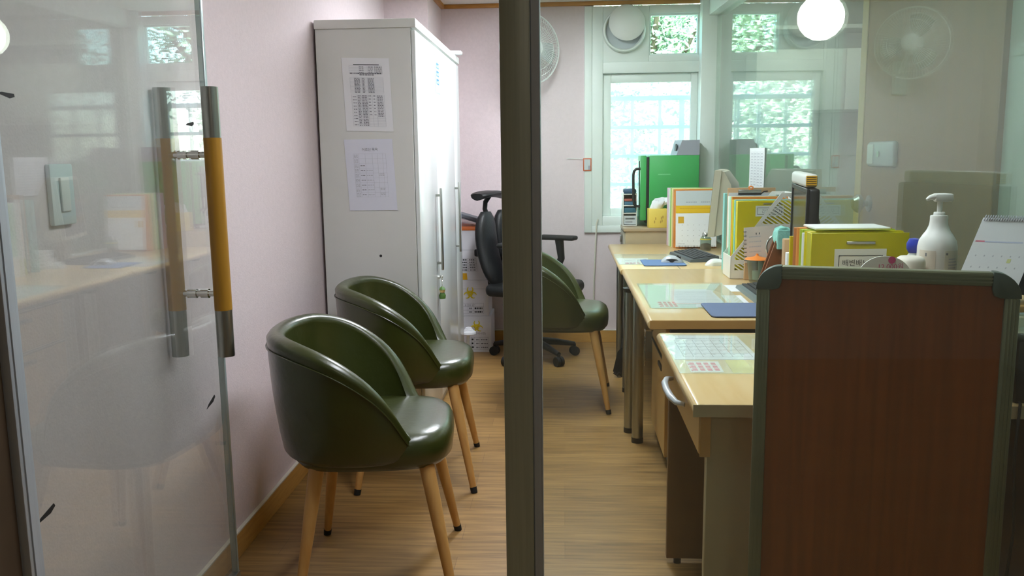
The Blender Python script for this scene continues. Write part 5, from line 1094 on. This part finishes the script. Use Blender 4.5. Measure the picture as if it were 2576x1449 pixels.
for cx_, cz_, a0 in ((0.05, BH-0.05, PI/2), (BW-0.05, BH-0.05, 0), (0.05, 0.05, PI), (BW-0.05, 0.05, 3*PI/2)):
    P = [(cx_+0.0505*math.cos(a0+PI/2*j/8), cz_+0.0505*math.sin(a0+PI/2*j/8)) for j in range(9)]; sx = 1 if cx_ < BW/2 else -1; sz = 1 if cz_ < BH/2 else -1
    ex = (cx_, (BH if sz < 0 else 0) + sz*0.034); ey = ((0 if sx > 0 else BW) + sx*0.034, cz_)
    md = ((0 if sx > 0 else BW) + sx*0.046, (0 if sz > 0 else BH) + sz*0.046)
    tail = [ey, md, ex] if (abs(P[-1][1]-cz_) < 0.01) else [ex, md, ey]
    b = MB(); b.prism(P + tail, BOARDC, 0.029, Matrix(((1, 0, 0, 0), (0, 0, -1, 0.0165), (0, 1, 0, 0), (0, 0, 0, 1))), 0.0015); b.build('corner_cap', t)

# ------------------------------------------------------------------ outdoors beyond the window
struct(MB().box(-9, 12, 6.05, 24, -0.5, -0.4, GRASS), 'outdoor_ground')
struct(MB().box(-9, 12, 12.5, 12.7, -0.4, 1.1, CONC), 'bounce_wall')  # pale wall added to bounce daylight into the lower window
def tree(label, x, y, h, rx, ry, rz, zc, n, m, seed):
    rd = random.Random(seed); t = thing('tree', label, 'tree', (x, y, -0.4), 0, 'trees outside the window')
    b = MB(); b.tube([(x, y, -0.4), (x+0.05, y, zc*0.5), (x-0.03, y, zc), (x+0.04, y, zc+rz*0.6)], [0.14, 0.11, 0.08, 0.03], BARK, 10)
    for k in range(5):
        a = rd.uniform(0, 6.28); b.tube([(x, y, zc*0.6+0.2*k), (x+rx*0.4*math.cos(a), y+ry*0.4*math.sin(a), zc*0.8+0.3*k), (x+rx*0.8*math.cos(a), y+ry*0.8*math.sin(a), zc+0.35*k)], [0.06, 0.04, 0.012], BARK, 6)
    b.build('trunk', t)
    me = bpy.data.meshes.new('foliage'); V = []; F = []
    cl = [(rd.gauss(0, 0.45), rd.gauss(0, 0.45), rd.gauss(0, 0.45)) for _ in range(60)]
    for i in range(n):
        c = rd.choice(cl); px = x + rx*(c[0] + rd.gauss(0, 0.16)); py = y + ry*(c[1] + rd.gauss(0, 0.16)); pz = zc + rz*(c[2] + rd.gauss(0, 0.16))
        d1 = Vector((rd.gauss(0, 1), rd.gauss(0, 1), rd.gauss(0, 0.6))).normalized(); d2 = d1.orthogonal().normalized()*rd.uniform(0.014, 0.026); d1 = d1*rd.uniform(0.03, 0.06)
        k = len(V); p = Vector((px, py, max(pz, -0.38))); o_ = Vector((x, y, -0.4)); V += [p-d1-o_, p+d2-o_, p+d1-o_, p-d2-o_]; F.append((k, k+1, k+2, k+3))
    me.from_pydata([tuple(v) for v in V], [], F); me.materials.append(m); ob = bpy.data.objects.new('foliage', me); COL.objects.link(ob); ob.parent = t; ORI[ob.name] = ORI[t.name]
tree('leafy tree outside with leaves paled for daylight glare, straight behind the window', 0.9, 9.6, 4, 1.0, 0.7, 1.5, 2.2, 16000, LEAF1, 1)
tree('dark green tree outside, seen through the small upper window', 2.4, 11.2, 5, 1.2, 0.5, 1.9, 3.2, 16000, LEAF2, 2)
tree('tree outside to the left of the window, seen mirrored in the partition', -0.9, 11.2, 4, 1.2, 0.5, 1.7, 2.4, 16000, LEAF1, 3)
tree('dark tree far left outside the window', -3.4, 9.8, 5, 1.2, 0.8, 1.9, 2.9, 6000, LEAF2, 4)

# light sampling portals in the two window openings (they emit nothing themselves)
for x, z, sx, sz in ((0.58, 1.35, 0.66, 0.98), (0.73, 2.07, 0.34, 0.28)):
    L = bpy.data.lights.new('daylight_portal', 'AREA'); L.shape = 'RECTANGLE'; L.size = sx; L.size_y = sz; L.cycles.is_portal = True
    lo = bpy.data.objects.new('daylight_portal', L); COL.objects.link(lo); lo.location = (x, YB+0.18, z); lo.rotation_euler = (-PI/2, 0, 0)
bpy.context.view_layer.update()
